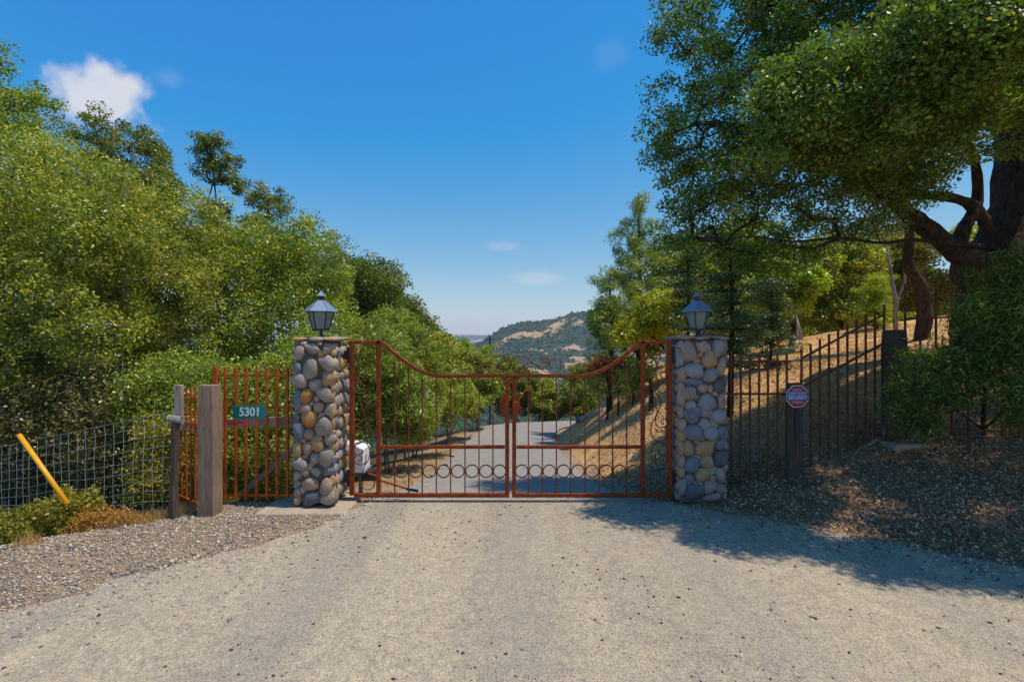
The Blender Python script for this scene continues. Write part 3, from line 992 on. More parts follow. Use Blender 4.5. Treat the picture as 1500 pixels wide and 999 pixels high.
# long leaved shrub in front of the right fence
b3 = on(1440, 7.3, -.05)
make_tree('long_leaved_shrub', 'tall shrub with long narrow green leaves hiding the fence on the right', 'shrub', b3,
          [E(1400, 545, 6.2, .5, .35, .5), E(1455, 500, 6.1, .5, .35, .6), E(1480, 580, 6.0, .45, .35, .4), E(1350, 585, 6.4, .38, .3, .35), E(1330, 530, 6.6, .22, .25, .3), E(1480, 430, 6.3, .3, .3, .5), E(1510, 500, 6.0, .5, .4, .9), E(1490, 400, 6.4, .35, .3, .4), E(1440, 420, 6.5, .25, .2, .3), E(1320, 590, 6.5, .25, .25, .3), E(1430, 470, 6.2, .35, .3, .4), E(1345, 620, 6.4, .3, .25, .25)],
          [([b3, v_(1445, 560, 6.2), v_(1480, 420, 6.3)], .03, .012), ([b3, v_(1400, 600, 6.2), v_(1340, 560, 6.4)], .02, .008), ([b3, v_(1470, 600, 6.1), v_(1520, 520, 6.0)], .02, .008)],
          640, 24, .17, .1, .015, M['leaf_long'], M['bark_dark'], mind=.08, gap=.3, droop=.7, tip=.0022, tsides=6, up=.2, gs=.5, part='foliage', step=.15)

# ------------------------------------------------------------------ trees beyond the slope
def pine(name, label, px, Y, ytop, rmax, tiers, lm, n_per=70, L=.16, Wd=.012, low=.12, flatc=.35, spread=.3, bm='bark_dark', sag=.0, tr0=.12):
    b = on(px, Y, -.1)
    top = CAMZ - (ytop - 499.5) * Y / FPX
    root = empty(name, b, label, 'tree')
    H = top - b[2]
    mb = MB()
    mb.tube([(b[0], b[1], b[2]), (b[0] + .05, b[1], b[2] + H * .5), (b[0], b[1], top)], [tr0, tr0 * .6, .015], 8, True, .1)
    C = []
    for i in range(tiers):
        f = low + (1 - low) * i / tiers
        r = rmax * (1 - f) ** .65 * R.uniform(.7, 1.1)
        z0 = b[2] + H * f
        k = 5 if f < .8 else 3
        a0 = R.uniform(0, 6)
        for j in range(k):
            if R.random() < .18: continue
            a = a0 + j * 2 * math.pi / k + R.uniform(-.3, .3)
            rr = r * R.uniform(.6, 1.1)
            p0 = Vector((b[0], b[1], z0))
            p1 = p0 + Vector((math.cos(a) * rr, math.sin(a) * rr, rr * (.25 - sag)))
            pm = (p0 + p1) / 2 + Vector((0, 0, -.05))
            mb.tube([p0, pm, p1], [.028 * (1.2 - f), .015, .006], 5)
            for q in np.linspace(.4, 1.05, max(2, int(rr / (spread * .75)))):
                C.append(p0.lerp(p1, q) + Vector((R.normal() * .1, R.normal() * .1, R.normal() * .06)))
    mb.build('trunk', M[bm], root, smooth=True)
    C = np.array([tuple(c) for c in C])
    LV, v = leaves(C, n_per, spread, L, Wd, .4, -.2, flatc)
    np_mesh('crown', LV, np.arange(len(LV)).reshape(-1, 4), M[lm], root, b, attr=v)
    return root


pine('pine_tree', 'tall open pine against the sky just left of the right lantern', 935, 17, 282, 2.2, 14, 'leaf_pine', 110, .17, .022, .2, .8, .33)
pine('pine_tree', 'lower yellowish pine leaning out over the dry slope', 893, 15, 400, .95, 8, 'leaf_pine', 110, .15, .022, .15, .8, .3)
pine('fir_sapling', 'slim dark fir with flat sprays and bare stem beside the right pillar', 1069, 9.3, 330, 1.1, 11, 'leaf_fir', 130, .07, .022, .3, .4, .24, sag=.4, tr0=.07)
pine('fir_sapling', 'thin shaded fir sapling behind the level fence panel', 1128, 11, 400, .7, 8, 'leaf_fir', 110, .07, .022, .3, .4, .24, sag=.4, tr0=.04)
pine('fir_sapling', 'narrow dark conifer directly behind the right lantern', 1006, 12, 330, .9, 10, 'leaf_fir', 120, .07, .022, .3, .5, .28, sag=.3, tr0=.06)
pine('fir_sapling', 'feathery lime conifer on the crest below the oak limb', 1285, 17, 400, .8, 8, 'leaf_lime', 100, .12, .02, .1, .5, .3, tr0=.05)


def bg(name, label, px, Y, ells, n, lm, **kw):
    b = on(px, Y, -.1)
    top = max(ells, key=lambda e: e[2])
    h = top[2] - b[2]
    q_ = .3 if kw.get('cat') == 'shrub' else 1
    tr = [([b, (b[0] + .1, b[1], b[2] + h * .5), top[:3]], .11 * q_, .03 * q_)]
    for e in ells:
        if e is not top: tr.append(([(b[0] + .05, b[1], b[2] + h * .3), ((b[0] + e[0]) / 2, (b[1] + e[1]) / 2, (b[2] + h * .3 + e[2]) / 2 + .2), e[:3]], .05 * q_, .02 * q_))
    kw.setdefault('npl', 95)
    kw.setdefault('spread', .36)
    kw.setdefault('L', .1)
    kw.setdefault('Wd', .06)
    bm = kw.pop('bm', 'bark_dark')
    return make_tree(name, label, kw.pop('cat', 'tree'), b, ells, tr, n, lm=M[lm], bm=M[bm], tsides=7, **kw)


bg('yellow_tree', 'small tree with golden yellow leaves beside the right lantern', 985, 13.5, [E(968, 455, 13.5, .75, .7, .55), E(985, 475, 13.5, .6, .6, .4), E(930, 485, 13.8, .45, .5, .35)], 90, 'leaf_yellow', gap=.15, L=.09)
bg('maple_tree', 'bright lime and yellow maple lit by the sun under the oak', 1158, 15.5, [E(1165, 415, 15.5, .85, .8, .6), E(1140, 400, 15.5, .55, .6, .4), E(1150, 445, 15.5, .8, .7, .4)], 120, 'leaf_lime', gap=.15, L=.11, Wd=.08)
bg('green_tree', 'dull green tree low behind the pine at the top of the slope', 915, 17.5, [E(905, 480, 17.5, .9, .8, .7), E(880, 465, 17.5, .6, .6, .4), E(950, 500, 17, .9, .8, .6)], 110, 'leaf_oak', gap=.2)
bg('red_shrub', 'small shrub with reddish orange leaves above the gate arch on the right', 888, 14, [E(884, 538, 14, .45, .4, .3), E(905, 552, 14, .35, .4, .25)], 40, 'leaf_red', npl=60, spread=.22, L=.07, gap=.3, cat='shrub')
bg('green_shrub', 'sparse green shrub partway up the dry slope', 925, 13.5, [E(918, 560, 13.5, .45, .4, .4), E(940, 545, 13.5, .35, .4, .3)], 45, 'leaf_oak2', npl=50, spread=.22, L=.07, gap=.3, cat='shrub')
bgl = [('olive tree massed behind the right pillar', 1020, 20, [(1010, 400, 20, 1.8, 1, 1.8), (1060, 450, 20, 1.6, 1, 1.4)], 'leaf_oak'),
       ('olive-green tree between the slim fir and the lime maple', 1105, 22, [(1095, 380, 22, 1.9, 1, 1.9), (1120, 450, 21, 1.8, 1, 1.1)], 'leaf_oak'),
       ('yellowish green tree on the crest right of the lime maple', 1230, 20, [(1230, 390, 20, 1.7, 1, 1.4), (1220, 450, 20, 1.7, 1, .8)], 'leaf_oak2'),
       ('light green tree on the crest between the oak stems', 1330, 23, [(1320, 375, 23, 1.6, 1, 1.5), (1370, 430, 23, 1.8, 1, 1.3)], 'leaf_weed'),
       ('green tree far behind the huge oak trunk', 1440, 22, [(1430, 380, 22, 1.6, 1, 1.6), (1480, 430, 22, 1.8, 1, 1.5)], 'leaf_oak2'),
       ('brownish green tree behind the gray leaning trunk', 1180, 27, [(1190, 410, 27, 2.8, 1, 2.2), (1120, 440, 27, 2.2, 1, 1.8)], 'leaf_oak'),
       ('low tree behind the crest where the fence climbs', 1290, 28, [(1290, 415, 28, 3.0, 1, 2.2)], 'leaf_oak'),
       ('low tree on the crest at the right edge of the picture', 1500, 27, [(1500, 420, 27, 3, 1, 2.2)], 'leaf_oak2')]
bgl += [('low brush on the crest behind the level fence panel', 1110, 23, [(1090, 480, 23, 1.6, .8, .7), (1140, 480, 23, 1.4, .8, .7)], 'leaf_oak'),
        ('low brush on the crest behind the pale leaning trunk', 1200, 24, [(1180, 475, 24, 1.6, .8, .8), (1240, 468, 24, 1.6, .8, .8)], 'leaf_bay'),
        ('low olive brush on the crest near the forked stem', 1310, 25, [(1290, 460, 25, 1.8, .8, .9), (1350, 458, 25, 1.6, .8, .9)], 'leaf_oak'),
        ('low brush on the crest behind the long-leaved shrub', 1430, 25, [(1400, 455, 25, 1.8, .8, .9), (1480, 455, 25, 1.8, .8, 1.0)], 'leaf_oak2')]
for lab, px, Y, es, lm in bgl:
    bg('background_tree', lab, px, Y, [E(*e) for e in es], 240, lm, npl=100, spread=.5, L=.13, Wd=.08, gap=.15)
# bare leaning pale trunk
b = on(1170, 18, -.1)
mb = MB()
mb.tube([b, v_(1163, 470, 18), v_(1155, 445, 18.1), v_(1150, 400, 18.2)], [.2, .16, .13, .08], 9, True, .2)
o = mb.build('leaning_trunk', M['bark_pale'], None, b, True)
tag(o, 'short pale grey tree trunk leaning on the crest below the lime maple', 'tree trunk')
b = on(1360, 20, -.1)
mb = MB()
mb.tube([b, v_(1312, 470, 16)], [.07, .06], 7)
mb = MB()
bb = on(1312, 15, -.1)
mb.tube([bb, v_(1312, 440, 15), v_(1305, 400, 15), v_(1300, 360, 15)], [.07, .06, .045, .03], 7, True, .1)
mb.tube([v_(1312, 445, 15), v_(1325, 415, 15), v_(1328, 370, 15)], [.045, .04, .025], 7, True, .1)
o = mb.build('forked_stem', M['bark_grey'], None, bb, True)
tag(o, 'slim forked bare stem on the crest behind the climbing fence', 'tree trunk')

# ------------------------------------------------------------------ gravel, litter, grass
OCT = np.array([(1, 0, 0), (0, 1, 0), (-1, 0, 0), (0, -1, 0), (0, 0, 1), (0, 0, -1)], float)
OCF = np.array([(0, 1, 4), (1, 2, 4), (2, 3, 4), (3, 0, 4), (1, 0, 5), (2, 1, 5), (3, 2, 5), (0, 3, 5)])


def pebbles(name, x, y, size, mat, v, label, cat, sink=.25):
    n = len(x)
    z = terrain(x, y)
    a = R.random(n) * 6.283
    sc = np.stack([size * R.uniform(.7, 1.3, n), size * R.uniform(.6, 1.1, n), size * R.uniform(.4, .8, n)], 1)
    P = OCT[None] * sc[:, None, :] * R.uniform(.75, 1.25, (n, 6, 1))
    P[:, :4, 2] += (R.random((n, 4)) - .3) * size[:, None] * .5
    ca, sa = np.cos(a)[:, None], np.sin(a)[:, None]
    X = P[:, :, 0] * ca - P[:, :, 1] * sa + x[:, None]
    Y = P[:, :, 0] * sa + P[:, :, 1] * ca + y[:, None]
    Z = P[:, :, 2] + (z + size * sink)[:, None]
    Vv = np.stack([X, Y, Z], 2).reshape(-1, 3)
    Ff = (OCF[None] + (np.arange(n) * 6)[:, None, None]).reshape(-1, 3)
    o = np_mesh(name, Vv, Ff, mat, attr=np.repeat(v, 8))
    return tag(o, label, cat, kind='stuff')


# left gravel shoulder: density falls off into the road
n = 130000
x, y = R.uniform(-9, -1.4, n), R.uniform(2.2, 7.6, n)
irx = inside(x, y, POLY_L)
xl = np.interp(y, LP[:, 1], LP[:, 0])
dd = xl - x      # >0 outside the road
dfoot = np.where(irx, seg_dist(x, y, FOOT_L), 0)
pr = np.where(dd > 0, 1.0, np.exp(dd * 1.7) * .85) * np.where(dfoot > .25, .1, 1)
pr *= .35 + .9 * fbm(x, y, .6, 3, 31)
pr *= np.clip(3.2 / y, 0, 1) * 1.3
k = R.random(n) < pr
k &= ~((x > -3.2) & (x < -2.05) & (y > 6.1) & (y < 7))
x, y = x[k], y[k]
pebbles('gravel', x, y, R.uniform(.006, .017, len(x)) * (1 + (R.random(len(x)) < .04) * .8), M['gravel'], np.clip(R.random(len(x)), 0, 1), 'grey and tan crushed gravel along the left shoulder', 'gravel')
n = 1500
x, y = R.uniform(-8, -1.9, n), R.uniform(2.4, 7.2, n)
k = (x < np.interp(y, LP[:, 1], LP[:, 0]) + .1) & (seg_dist(x, y, FOOT_L) > .1) & ~inside(x, y, POLY_L) & (R.random(n) < .35) & ~((x > -3.3) & (y > 6.0))
x, y = x[k], y[k]
pebbles('larger_stones', x, y, R.uniform(.015, .03, len(x)), M['gravel'], R.random(len(x)), 'larger loose stones among the gravel of the left shoulder', 'stones')
# right: litter of leaves and some gravel
n = 240000
x, y = R.uniform(1.5, 11, n), R.uniform(2.6, 11.5, n)
irx = inside(x, y, POLY_R)
dR = seg_dist(x, y, FOOT_R)
pr = np.where(irx, 1.0, np.exp(-dR * 3.2) * .7) * np.clip(4.0 / y, 0, 1) ** 1.5 * (.3 + 1.1 * fbm(x, y, .5, 3, 44)) * np.where(y > 9, .6, 1)
k = (R.random(n) < pr) & (np.abs(x / y) < 1.15)
x, y = x[k], y[k]
z = terrain(x, y)
nl = len(x)
LVs, vv = leaves(np.stack([x, y, z + .014], 1), 1, .008, .042, .02, 1.0, 0, .5)
o = np_mesh('leaf_litter', LVs, np.arange(len(LVs)).reshape(-1, 4), M['litter'], attr=np.clip(R.random(nl) ** 1.2, 0, 1))
tag(o, 'dry fallen oak leaves carpeting the ground under the right oak', 'leaf litter', kind='stuff')
k = R.random(nl) < .16
x2, y2 = x[k] + .02, y[k] + .02
pebbles('leaf_litter_gravel', x2, y2, R.uniform(.004, .016, len(x2)), M['gravel'], R.random(len(x2)) * .6, 'grey gravel bits mixed into the leaf litter on the right', 'gravel')
# scattered dark bits on the road, clustered in tracks
n = 60000
x, y = R.uniform(-7, 7, n), R.uniform(1.8, 9, n)
cl_ = fbm(x, y, .55, 3, 51)
pr = np.clip((cl_ - .45) * 6, .03, 1) * np.exp(-((x - .1 + .03 * y) ** 2) / 4.0) * np.clip(3.4 / y, 0, 1.3) + .04
k = R.random(n) < pr
xr_ = np.interp(y, RP[:, 1], RP[:, 0])
k &= (x < xr_) & (x > np.interp(y, LP[:, 1], LP[:, 0]))
x, y = x[k], y[k]
pebbles('road_debris', x, y, R.uniform(.003, .0095, len(x)) * (1 + (R.random(len(x)) < .12) * .9), M['pebble'], R.random(len(x)) ** 1.5, 'dark bark bits and pebbles strewn over the drive', 'debris', .5)
n = 900
x, y = R.uniform(-6, 7, n), R.uniform(1.8, 8, n)
k = (x < np.interp(y, RP[:, 1], RP[:, 0])) & (R.random(n) < np.clip((x + 4) / 9, .1, 1))
x, y = x[k], y[k]
z = terrain(x, y)
LVs, vv = leaves(np.stack([x, y, z + .014], 1), 1, .003, .032, .013, 1.8, 0, .3)
o = np_mesh('fallen_leaves', LVs, np.arange(len(LVs)).reshape(-1, 4), M['litter'], attr=np.clip(.3 + .7 * R.random(len(x)), 0, 1))
tag(o, 'scattered dry leaves lying on the drive', 'leaves', kind='stuff')


def grass(name, x, y, h, w, mat, label, lean=.4):
    n = len(x)
    z = terrain(x, y)
    b = np.stack([x, y, z - .01], 1)
    a = R.random(n) * 6.283
    s = np.stack([np.cos(a), np.sin(a), np.zeros(n)], 1) * (w * .5)
    d = rand_unit(n) * lean
    d[:, 2] = 1
    t1 = b + d * (h * .55)[:, None]
    d2 = rand_unit(n) * lean * 1.2
    d2[:, 2] = .7
    t2 = t1 + d2 * (h * .5)[:, None]
    Vv = np.stack([b - s, b + s, t1 + s * .7, t1 - s * .7, t2 + s * .1, t2 - s * .1], 1).reshape(-1, 3)
    f = np.array([(0, 1, 2, 3), (3, 2, 4, 5)])
    Ff = (f[None] + (np.arange(n) * 6)[:, None, None]).reshape(-1, 4)
    o = np_mesh(name, Vv, Ff, mat, attr=np.repeat(R.random(n), 2))
    return tag(o, label, 'grass', kind='stuff')


n = 6500
px_, Y_ = R.uniform(-5.35, -4.05, n), R.random(n)
yb = np.interp(px_, [-7, -5.4, -4.3, -4.0], [4.0, 5.15, 6.0, 6.2])
y_ = yb - .06 + R.random(n) ** 1.2 * .6 + .12 * (fbm(px_, px_, .3, 2, 71) - .5)
k = fbm(px_, y_, .25, 2, 61) > .42
grass('dry_grass', px_[k], y_[k], R.uniform(.03, .2, k.sum()) * R.uniform(.4, 1.1, k.sum()), .004, M['dry_grass'], 'orange dry grass at the gravel edge below the wire fence')
n = 22000
x, y = R.uniform(1.8, 14, n), R.uniform(7.4, 20, n)
k = inside(x, y, POLY_R) & (R.random(n) < .25 + fbm(x, y, .8, 3, 73) * .9 - .2)
pebbles('slope_clods', x[k], y[k], R.uniform(.008, .028, k.sum()), M['clod'], R.random(k.sum()), 'small dry clods and chips littering the slope', 'clods')
n = 42000
x, y = R.uniform(1.8, 14, n), R.uniform(7.4, 20, n)
k = inside(x, y, POLY_R) & (fbm(x, y, .6, 3, 63) > .47)
grass('slope_grass', x[k], y[k], R.uniform(.03, .1, k.sum()), .012, M['dry_grass'], 'short dead grass tufts on the dry slope behind the right pillar')
n = 5000
x, y = R.uniform(-2.7, -1.7, n), R.uniform(8, 22, n)
k = (fbm(x, y, .6, 3, 67) > .5)
grass('verge_grass', x[k], y[k], R.uniform(.03, .12, k.sum()), .012, M['dry_grass'], 'short dry grass on the left verge of the drive beyond the gate')

# ------------------------------------------------------------------ stone pillars
import bmesh


def stone_mesh(seed):
    bm = bmesh.new()
    bmesh.ops.create_icosphere(bm, subdivisions=2, radius=1.0)
    rs = np.random.default_rng(seed)
    planes = [(Vector(rs.normal(size=3)).normalized(), rs.uniform(.6, .92)) for _ in range(9)]
    off = Vector(rs.uniform(-50, 50, 3))
    p = rs.uniform(2.2, 3.6)
    for v in bm.verts:
        c = v.co.normalized()
        r = 1.0 / (abs(c.x) ** p + abs(c.z) ** p + abs(c.y) ** p) ** (1 / p)
        r *= 1 + .24 * mnoise.noise(c * 1.3 + off) + .05 * mnoise.noise(c * 3 + off)
        q = c * r
        for pn, pd in planes:
            dd_ = q.dot(pn) - pd
            if dd_ > 0: q = q - pn * dd_ * .8
        v.co = q * (1 + .1 * mnoise.noise(c * 4 + off))
    me = bpy.data.meshes.new('stone')
    bm.to_mesh(me)
    bm.free()
    me.shade_smooth()
    return me


STONES = {}
for key in SM:
    STONES[key] = []
    for i in range(9):
        me = stone_mesh(100 + i)
        me.materials.append(SM[key])
        STONES[key].append(me)


def put_stone(root, loc, half, key, rz=0.0, ry=0.0):
    o = bpy.data.objects.new('stone', random.choice(STONES[key]))
    COL.objects.link(o)
    o.parent = root
    o.location = Vector(loc) - root.location
    o.scale = half
    o.rotation_euler = (0, ry, rz)
    return o


KS = 681 / 90
LST = [(100, 240, 62, 78, 'g'), (250, 195, 88, 55, 'g'), (420, 205, 66, 64, 'g'), (350, 252, 42, 44, 'o'), (85, 400, 52, 66, 'b'), (240, 405, 92, 120, 't'), (440, 360, 94, 84, 'g'), (108, 545, 88, 84, 'g'),
       (285, 597, 78, 64, 'g'), (432, 528, 86, 84, 'y'), (187, 712, 72, 84, 'o'), (298, 752, 36, 34, 'r'), (395, 702, 92, 84, 'g'), (88, 770, 52, 110, 'b'), (182, 862, 72, 62, 'r'), (318, 845, 57, 58, 'r'), (243, 803, 28, 28, 'g'),
       (450, 862, 62, 74, 'g'), (215, 972, 90, 88, 'o'), (355, 930, 45, 40, 'g'), (75, 955, 40, 42, 'b'), (520, 570, 34, 46, 'y'), (518, 172, 32, 34, 'g'), (515, 238, 30, 36, 'y'), (505, 720, 44, 92, 'y'), (535, 640, 26, 40, 'r'), (520, 905, 40, 62, 'y'),
       (535, 440, 26, 50, 'g'), (330, 140, 30, 22, 'r'), (150, 140, 40, 22, 'g')]
LST += [(x_, y_ + 961, a_, b_, c_) for x_, y_, a_, b_, c_ in [
    (385, 85, 100, 106, 'g'), (105, 145, 70, 96, 'b'), (218, 188, 56, 66, 'r'), (313, 282, 74, 96, 'y'), (150, 252, 36, 28, 'r'), (458, 242, 66, 62, 't'), (95, 345, 56, 98, 'y'), (196, 338, 50, 72, 'r'), (170, 428, 42, 27, 'p'), (420, 432, 86, 122, 't'),
    (278, 462, 62, 70, 'p'), (122, 518, 86, 72, 'g'), (222, 540, 36, 42, 'g'), (178, 602, 47, 46, 'g'), (290, 602, 62, 50, 'g'), (440, 590, 77, 56, 'b'), (80, 645, 46, 52, 'g'), (235, 726, 102, 72, 'r'), (410, 768, 84, 98, 'r'), (500, 710, 52, 72, 'y'),
    (95, 730, 30, 26, 'p'), (85, 825, 46, 52, 'g'), (145, 802, 40, 44, 'g'), (245, 895, 112, 86, 'd'), (455, 885, 100, 86, 't'), (85, 912, 46, 52, 'r'), (518, 72, 32, 72, 'y'), (515, 162, 34, 36, 'p'), (520, 332, 36, 76, 'y'), (528, 470, 32, 60, 'b'), (535, 605, 30, 56, 'p'), (530, 835, 40, 60, 't')]]
RST = [(228, 240, 86, 126, 'g'), (392, 177, 78, 64, 'p'), (555, 205, 84, 100, 'g'), (132, 152, 42, 44, 'g'), (350, 266, 38, 36, 'r'), (316, 335, 40, 42, 'y'), (445, 328, 92, 96, 'y'), (575, 412, 58, 104, 'r'), (275, 447, 106, 82, 'w'), (455, 497, 90, 80, 'w'),
       (270, 567, 112, 47, 'b'), (135, 490, 50, 80, 'r'), (380, 637, 58, 57, 'p'), (462, 640, 36, 50, 'y'), (562, 600, 78, 90, 'd'), (232, 692, 86, 82, 'g'), (422, 790, 108, 98, 'w'), (245, 820, 66, 52, 'w'), (585, 775, 50, 88, 'p'), (512, 702, 34, 30, 'r'), (300, 745, 28, 28, 'g'),
       (140, 740, 45, 100, 'r'), (255, 938, 92, 92, 'b'), (395, 922, 56, 42, 'p'), (560, 945, 82, 88, 'w'), (470, 925, 34, 50, 'g'), (330, 160, 26, 34, 'g'), (130, 620, 40, 50, 'g'), (130, 300, 36, 90, 'g'), (130, 900, 40, 70, 'r')]
RST += [(x_, y_ + 938, a_, b_, c_) for x_, y_, a_, b_, c_ in [
    (395, 92, 70, 68, 'w'), (480, 90, 30, 50, 'g'), (522, 112, 32, 36, 'p'), (268, 196, 102, 88, 'b'), (460, 207, 84, 76, 'w'), (580, 180, 56, 66, 'b'), (368, 248, 32, 34, 'g'), (310, 286, 32, 32, 'g'), (402, 362, 116, 94, 'y'), (575, 322, 56, 66, 'b'), (498, 292, 32, 30, 'r'),
    (226, 376, 60, 96, 'r'), (320, 466, 56, 36, 'g'), (568, 480, 80, 92, 'd'), (250, 560, 88, 92, 'b'), (410, 515, 77, 70, 'r'), (476, 620, 62, 56, 'g'), (372, 666, 90, 82, 'y'), (580, 660, 56, 96, 'g'), (226, 706, 66, 62, 'b'), (490, 702, 38, 42, 'r'), (300, 752, 34, 34, 'g'), (356, 766, 32, 32, 'r'),
    (455, 797, 90, 82, 'g'), (280, 850, 122, 96, 'd'), (585, 822, 62, 62, 'g'), (130, 110, 45, 70, 'r'), (130, 240, 45, 60, 'y'), (130, 380, 44, 80, 'r'), (140, 520, 42, 70, 'r'), (130, 640, 40, 55, 'y'), (140, 800, 45, 90, 'g'), (480, 910, 110, 40, 'g')]]


def pillar(label, x0, x1, yf, yb, z0, z1, stones, ox, oy, face_px, side_sign):
    root = empty('stone_pillar', ((x0 + x1) / 2, (yf + yb) / 2, z0), label, 'pillar', 'stone gate pillars')
    mb = MB()
    r_ = .022
    mb.box(((x0 + x1) / 2, (yf + yb) / 2, (z0 + z1) / 2), (x1 - x0 - 2 * r_, yb - yf - 2 * r_, z1 - z0 - .04), None, .03)
    mb.build('mortar_core', M['mortar'], root)
    for cx, cy, hw, hh, k in stones:
        px, py = ox + cx / KS, oy + cy / KS
        w = W(px, py, yf)
        s = yf / FPX / KS
        w.x = min(max(w.x, x0 + hw * s * .8), x1 - hw * s * .8)
        a, b = hw * s * 1.17, hh * s * 1.15
        dep = min(max(.6 * min(a, b) + .015, .04), .085)
        put_stone(root, (w.x, yf + .03 - .012 * random.random(), w.z), (a, dep, b), k, random.uniform(-.08, .08), random.uniform(-.15, .15))
    # other three faces
    keys = 'ggggtyorrbbpwg'

    def fill(P0, ux, width, rz):
        z = z0 + .06
        while z < z1 - .1:
            hz = min(random.uniform(.05, .105), max(.03, (z1 - z) / 2))
            u = random.uniform(-.01, .03)
            while u < width:
                hw = random.uniform(.045, .1)
                hw = min(hw, max(.03, (width - u) / 2 + .01))
                p = Vector(P0) + Vector(ux) * (u + hw)
                put_stone(root, (p.x, p.y, z + hz + random.uniform(-.015, .015)), (hw * 1.17, random.uniform(.05, .075), hz * random.uniform(1.0, 1.18)), random.choice(keys), rz, random.uniform(-.2, .2))
                u += hw * 2
            z += hz * 1.86
    ins = .03
    fill((x1 - ins, yf + .01, 0), (0, 1, 0), yb - yf - .02, math.pi / 2)
    fill((x0 + ins, yf + .01, 0), (0, 1, 0), yb - yf - .02, math.pi / 2)
    fill((x0 + .01, yb - ins, 0), (1, 0, 0), x1 - x0 - .02, 0)
    # flat cap stones
    nx_ = 3
    for i in range(nx_):
        for j in range(3):
            w_ = (x1 - x0 + .06) / nx_
            cx = x0 - .03 + w_ * (i + .5) + random.uniform(-.02, .02)
            cy = yf - .03 + (yb - yf + .06) / 3 * (j + .5)
            put_stone(root, (cx, cy, z1 + random.uniform(.0, .012)), (w_ * .56, (yb - yf) / 3 * .62, random.uniform(.028, .04)), random.choice('trtyg') if side_sign < 0 else random.choice('gwgr'), random.uniform(-.3, .3))
    return root


slab = MB()
slab.box((-2.68, 6.5, -.045), (1.14, .82, .14), None, .015)
o = slab.build('concrete_slab', M['concrete'], None, (-2.68, 6.5, 0))
tag(o, 'pale concrete footing slab under the left stone pillar', 'slab')
pl_L = pillar('sunlit stone pillar left of the gate with orange and grey cobbles', -2.86, -2.325, 6.33, 6.84, .04, 2.22, LST, 424, 485, None, -1)
pl_R = pillar('shaded stone pillar right of the gate beside the slim fir', 2.24, 2.9, 6.5, 7.02, -.02, 2.24, RST, 980, 484, None, 1)


# ------------------------------------------------------------------ lanterns
def lantern(label, c, rot, warm):
    root = empty('lantern', c, label, 'lantern', 'pillar lanterns')
    n = 6

    def ring(r, z):
        return [Vector((c[0] + r * math.cos(rot + i * 2 * math.pi / n), c[1] + r * math.sin(rot + i * 2 * math.pi / n), c[2] + z)) for i in range(n)]
    mb = MB()
    mb.tube([Vector(c), Vector(c) + Vector((0, 0, .02))], .06, 12)
    mb.tube([Vector(c), Vector(c) + Vector((0, 0, .1))], .022, 10)
    mb.build('stem', M['black_metal'], root)
    zb, zt, zr_ = .1, .345, .5
    rb, rt, rr = .105, .165, .225
    a, b = ring(rb, zb), ring(rt, zt)
    mb = MB()
    bot = ring(rb + .012, zb - .012)
    bt2 = ring(rb + .012, zb + .014)
    mb.add(bot + bt2, [tuple(range(5, -1, -1)), tuple(range(6, 12))] + [(i, (i + 1) % 6, 6 + (i + 1) % 6, 6 + i) for i in range(6)])
    mb.build('base_plate', M['black_metal'], root)
    for i in range(n):
        m2 = MB()
        m2.bar(a[i], b[i], .014, .014)
        m2.build('frame_bar', M['black_metal'], root)
    for i in range(n):
        j = (i + 1) % n
        m2 = MB()
        cc = Vector(c)
        q = [a[i], a[j], b[j], b[i]]
        ctr = sum(q, Vector()) / 4
        nrm = Vector((ctr.x - cc.x, ctr.y - cc.y, 0)).normalized()
        q = [ctr + (p - ctr) * .93 for p in q]
        inn = [p - nrm * .003 for p in q]
        m2.add(q + inn, [(0, 1, 2, 3), (7, 6, 5, 4), (0, 4, 5, 1), (1, 5, 6, 2), (2, 6, 7, 3), (3, 7, 4, 0)])
        m2.build('glass_pane', M['glass'], root)
    e, f = ring(rr, zt + .004), ring(.062, zr_)
    e0, f0 = ring(rr - .008, zt - .004), ring(.055, zr_ - .006)
    mb = MB()
    mb.add(e + f + e0 + f0, [(i, (i + 1) % 6, 6 + (i + 1) % 6, 6 + i) for i in range(6)] + [(12 + (i + 1) % 6, 12 + i, 18 + i, 18 + (i + 1) % 6) for i in range(6)] + [((i + 1) % 6, i, 12 + i, 12 + (i + 1) % 6) for i in range(6)] + [tuple(range(6, 12))])
    rf = mb.build('roof', M['lantern'], root)
    mb = MB()
    for i in range(6): mb.bar(e[i], f[i], .007, .007)
    mb.build('roof_ridge', M['lantern'], root)
    mb = MB()
    mb.tube([Vector(c) + Vector((0, 0, zr_)), Vector(c) + Vector((0, 0, zr_ + .06))], .034, 12)
    mb.build('vent_neck', M['black_metal'], root)
    k1, k2 = ring(.07, zr_ + .06), ring(.006, zr_ + .13)
    mb = MB()
    mb.add(k1 + k2, [(i, (i + 1) % 6, 6 + (i + 1) % 6, 6 + i) for i in range(6)] + [tuple(range(5, -1, -1)), tuple(range(6, 12))])
    mb.build('finial', M['lantern'], root)
    mb = MB()
    mb.tube([Vector(c) + Vector((0, 0, zz)) for zz in (.11, .2, .22, .27, .29)], [.015, .015, .02, .022, .006], 10)
    mb.build('bulb', M['bulb'] if warm else M['grey_metal'], root, smooth=True)
    return root


lantern('grey hexagonal lantern on the sunlit left stone pillar', (-2.6, 6.58, 2.25), .25, False)
lantern('blue-roofed hexagonal lantern on the shaded right stone pillar', (2.6, 6.78, 2.26), .0, True)

# ------------------------------------------------------------------ gate
GY = 6.6
GXC = -.018


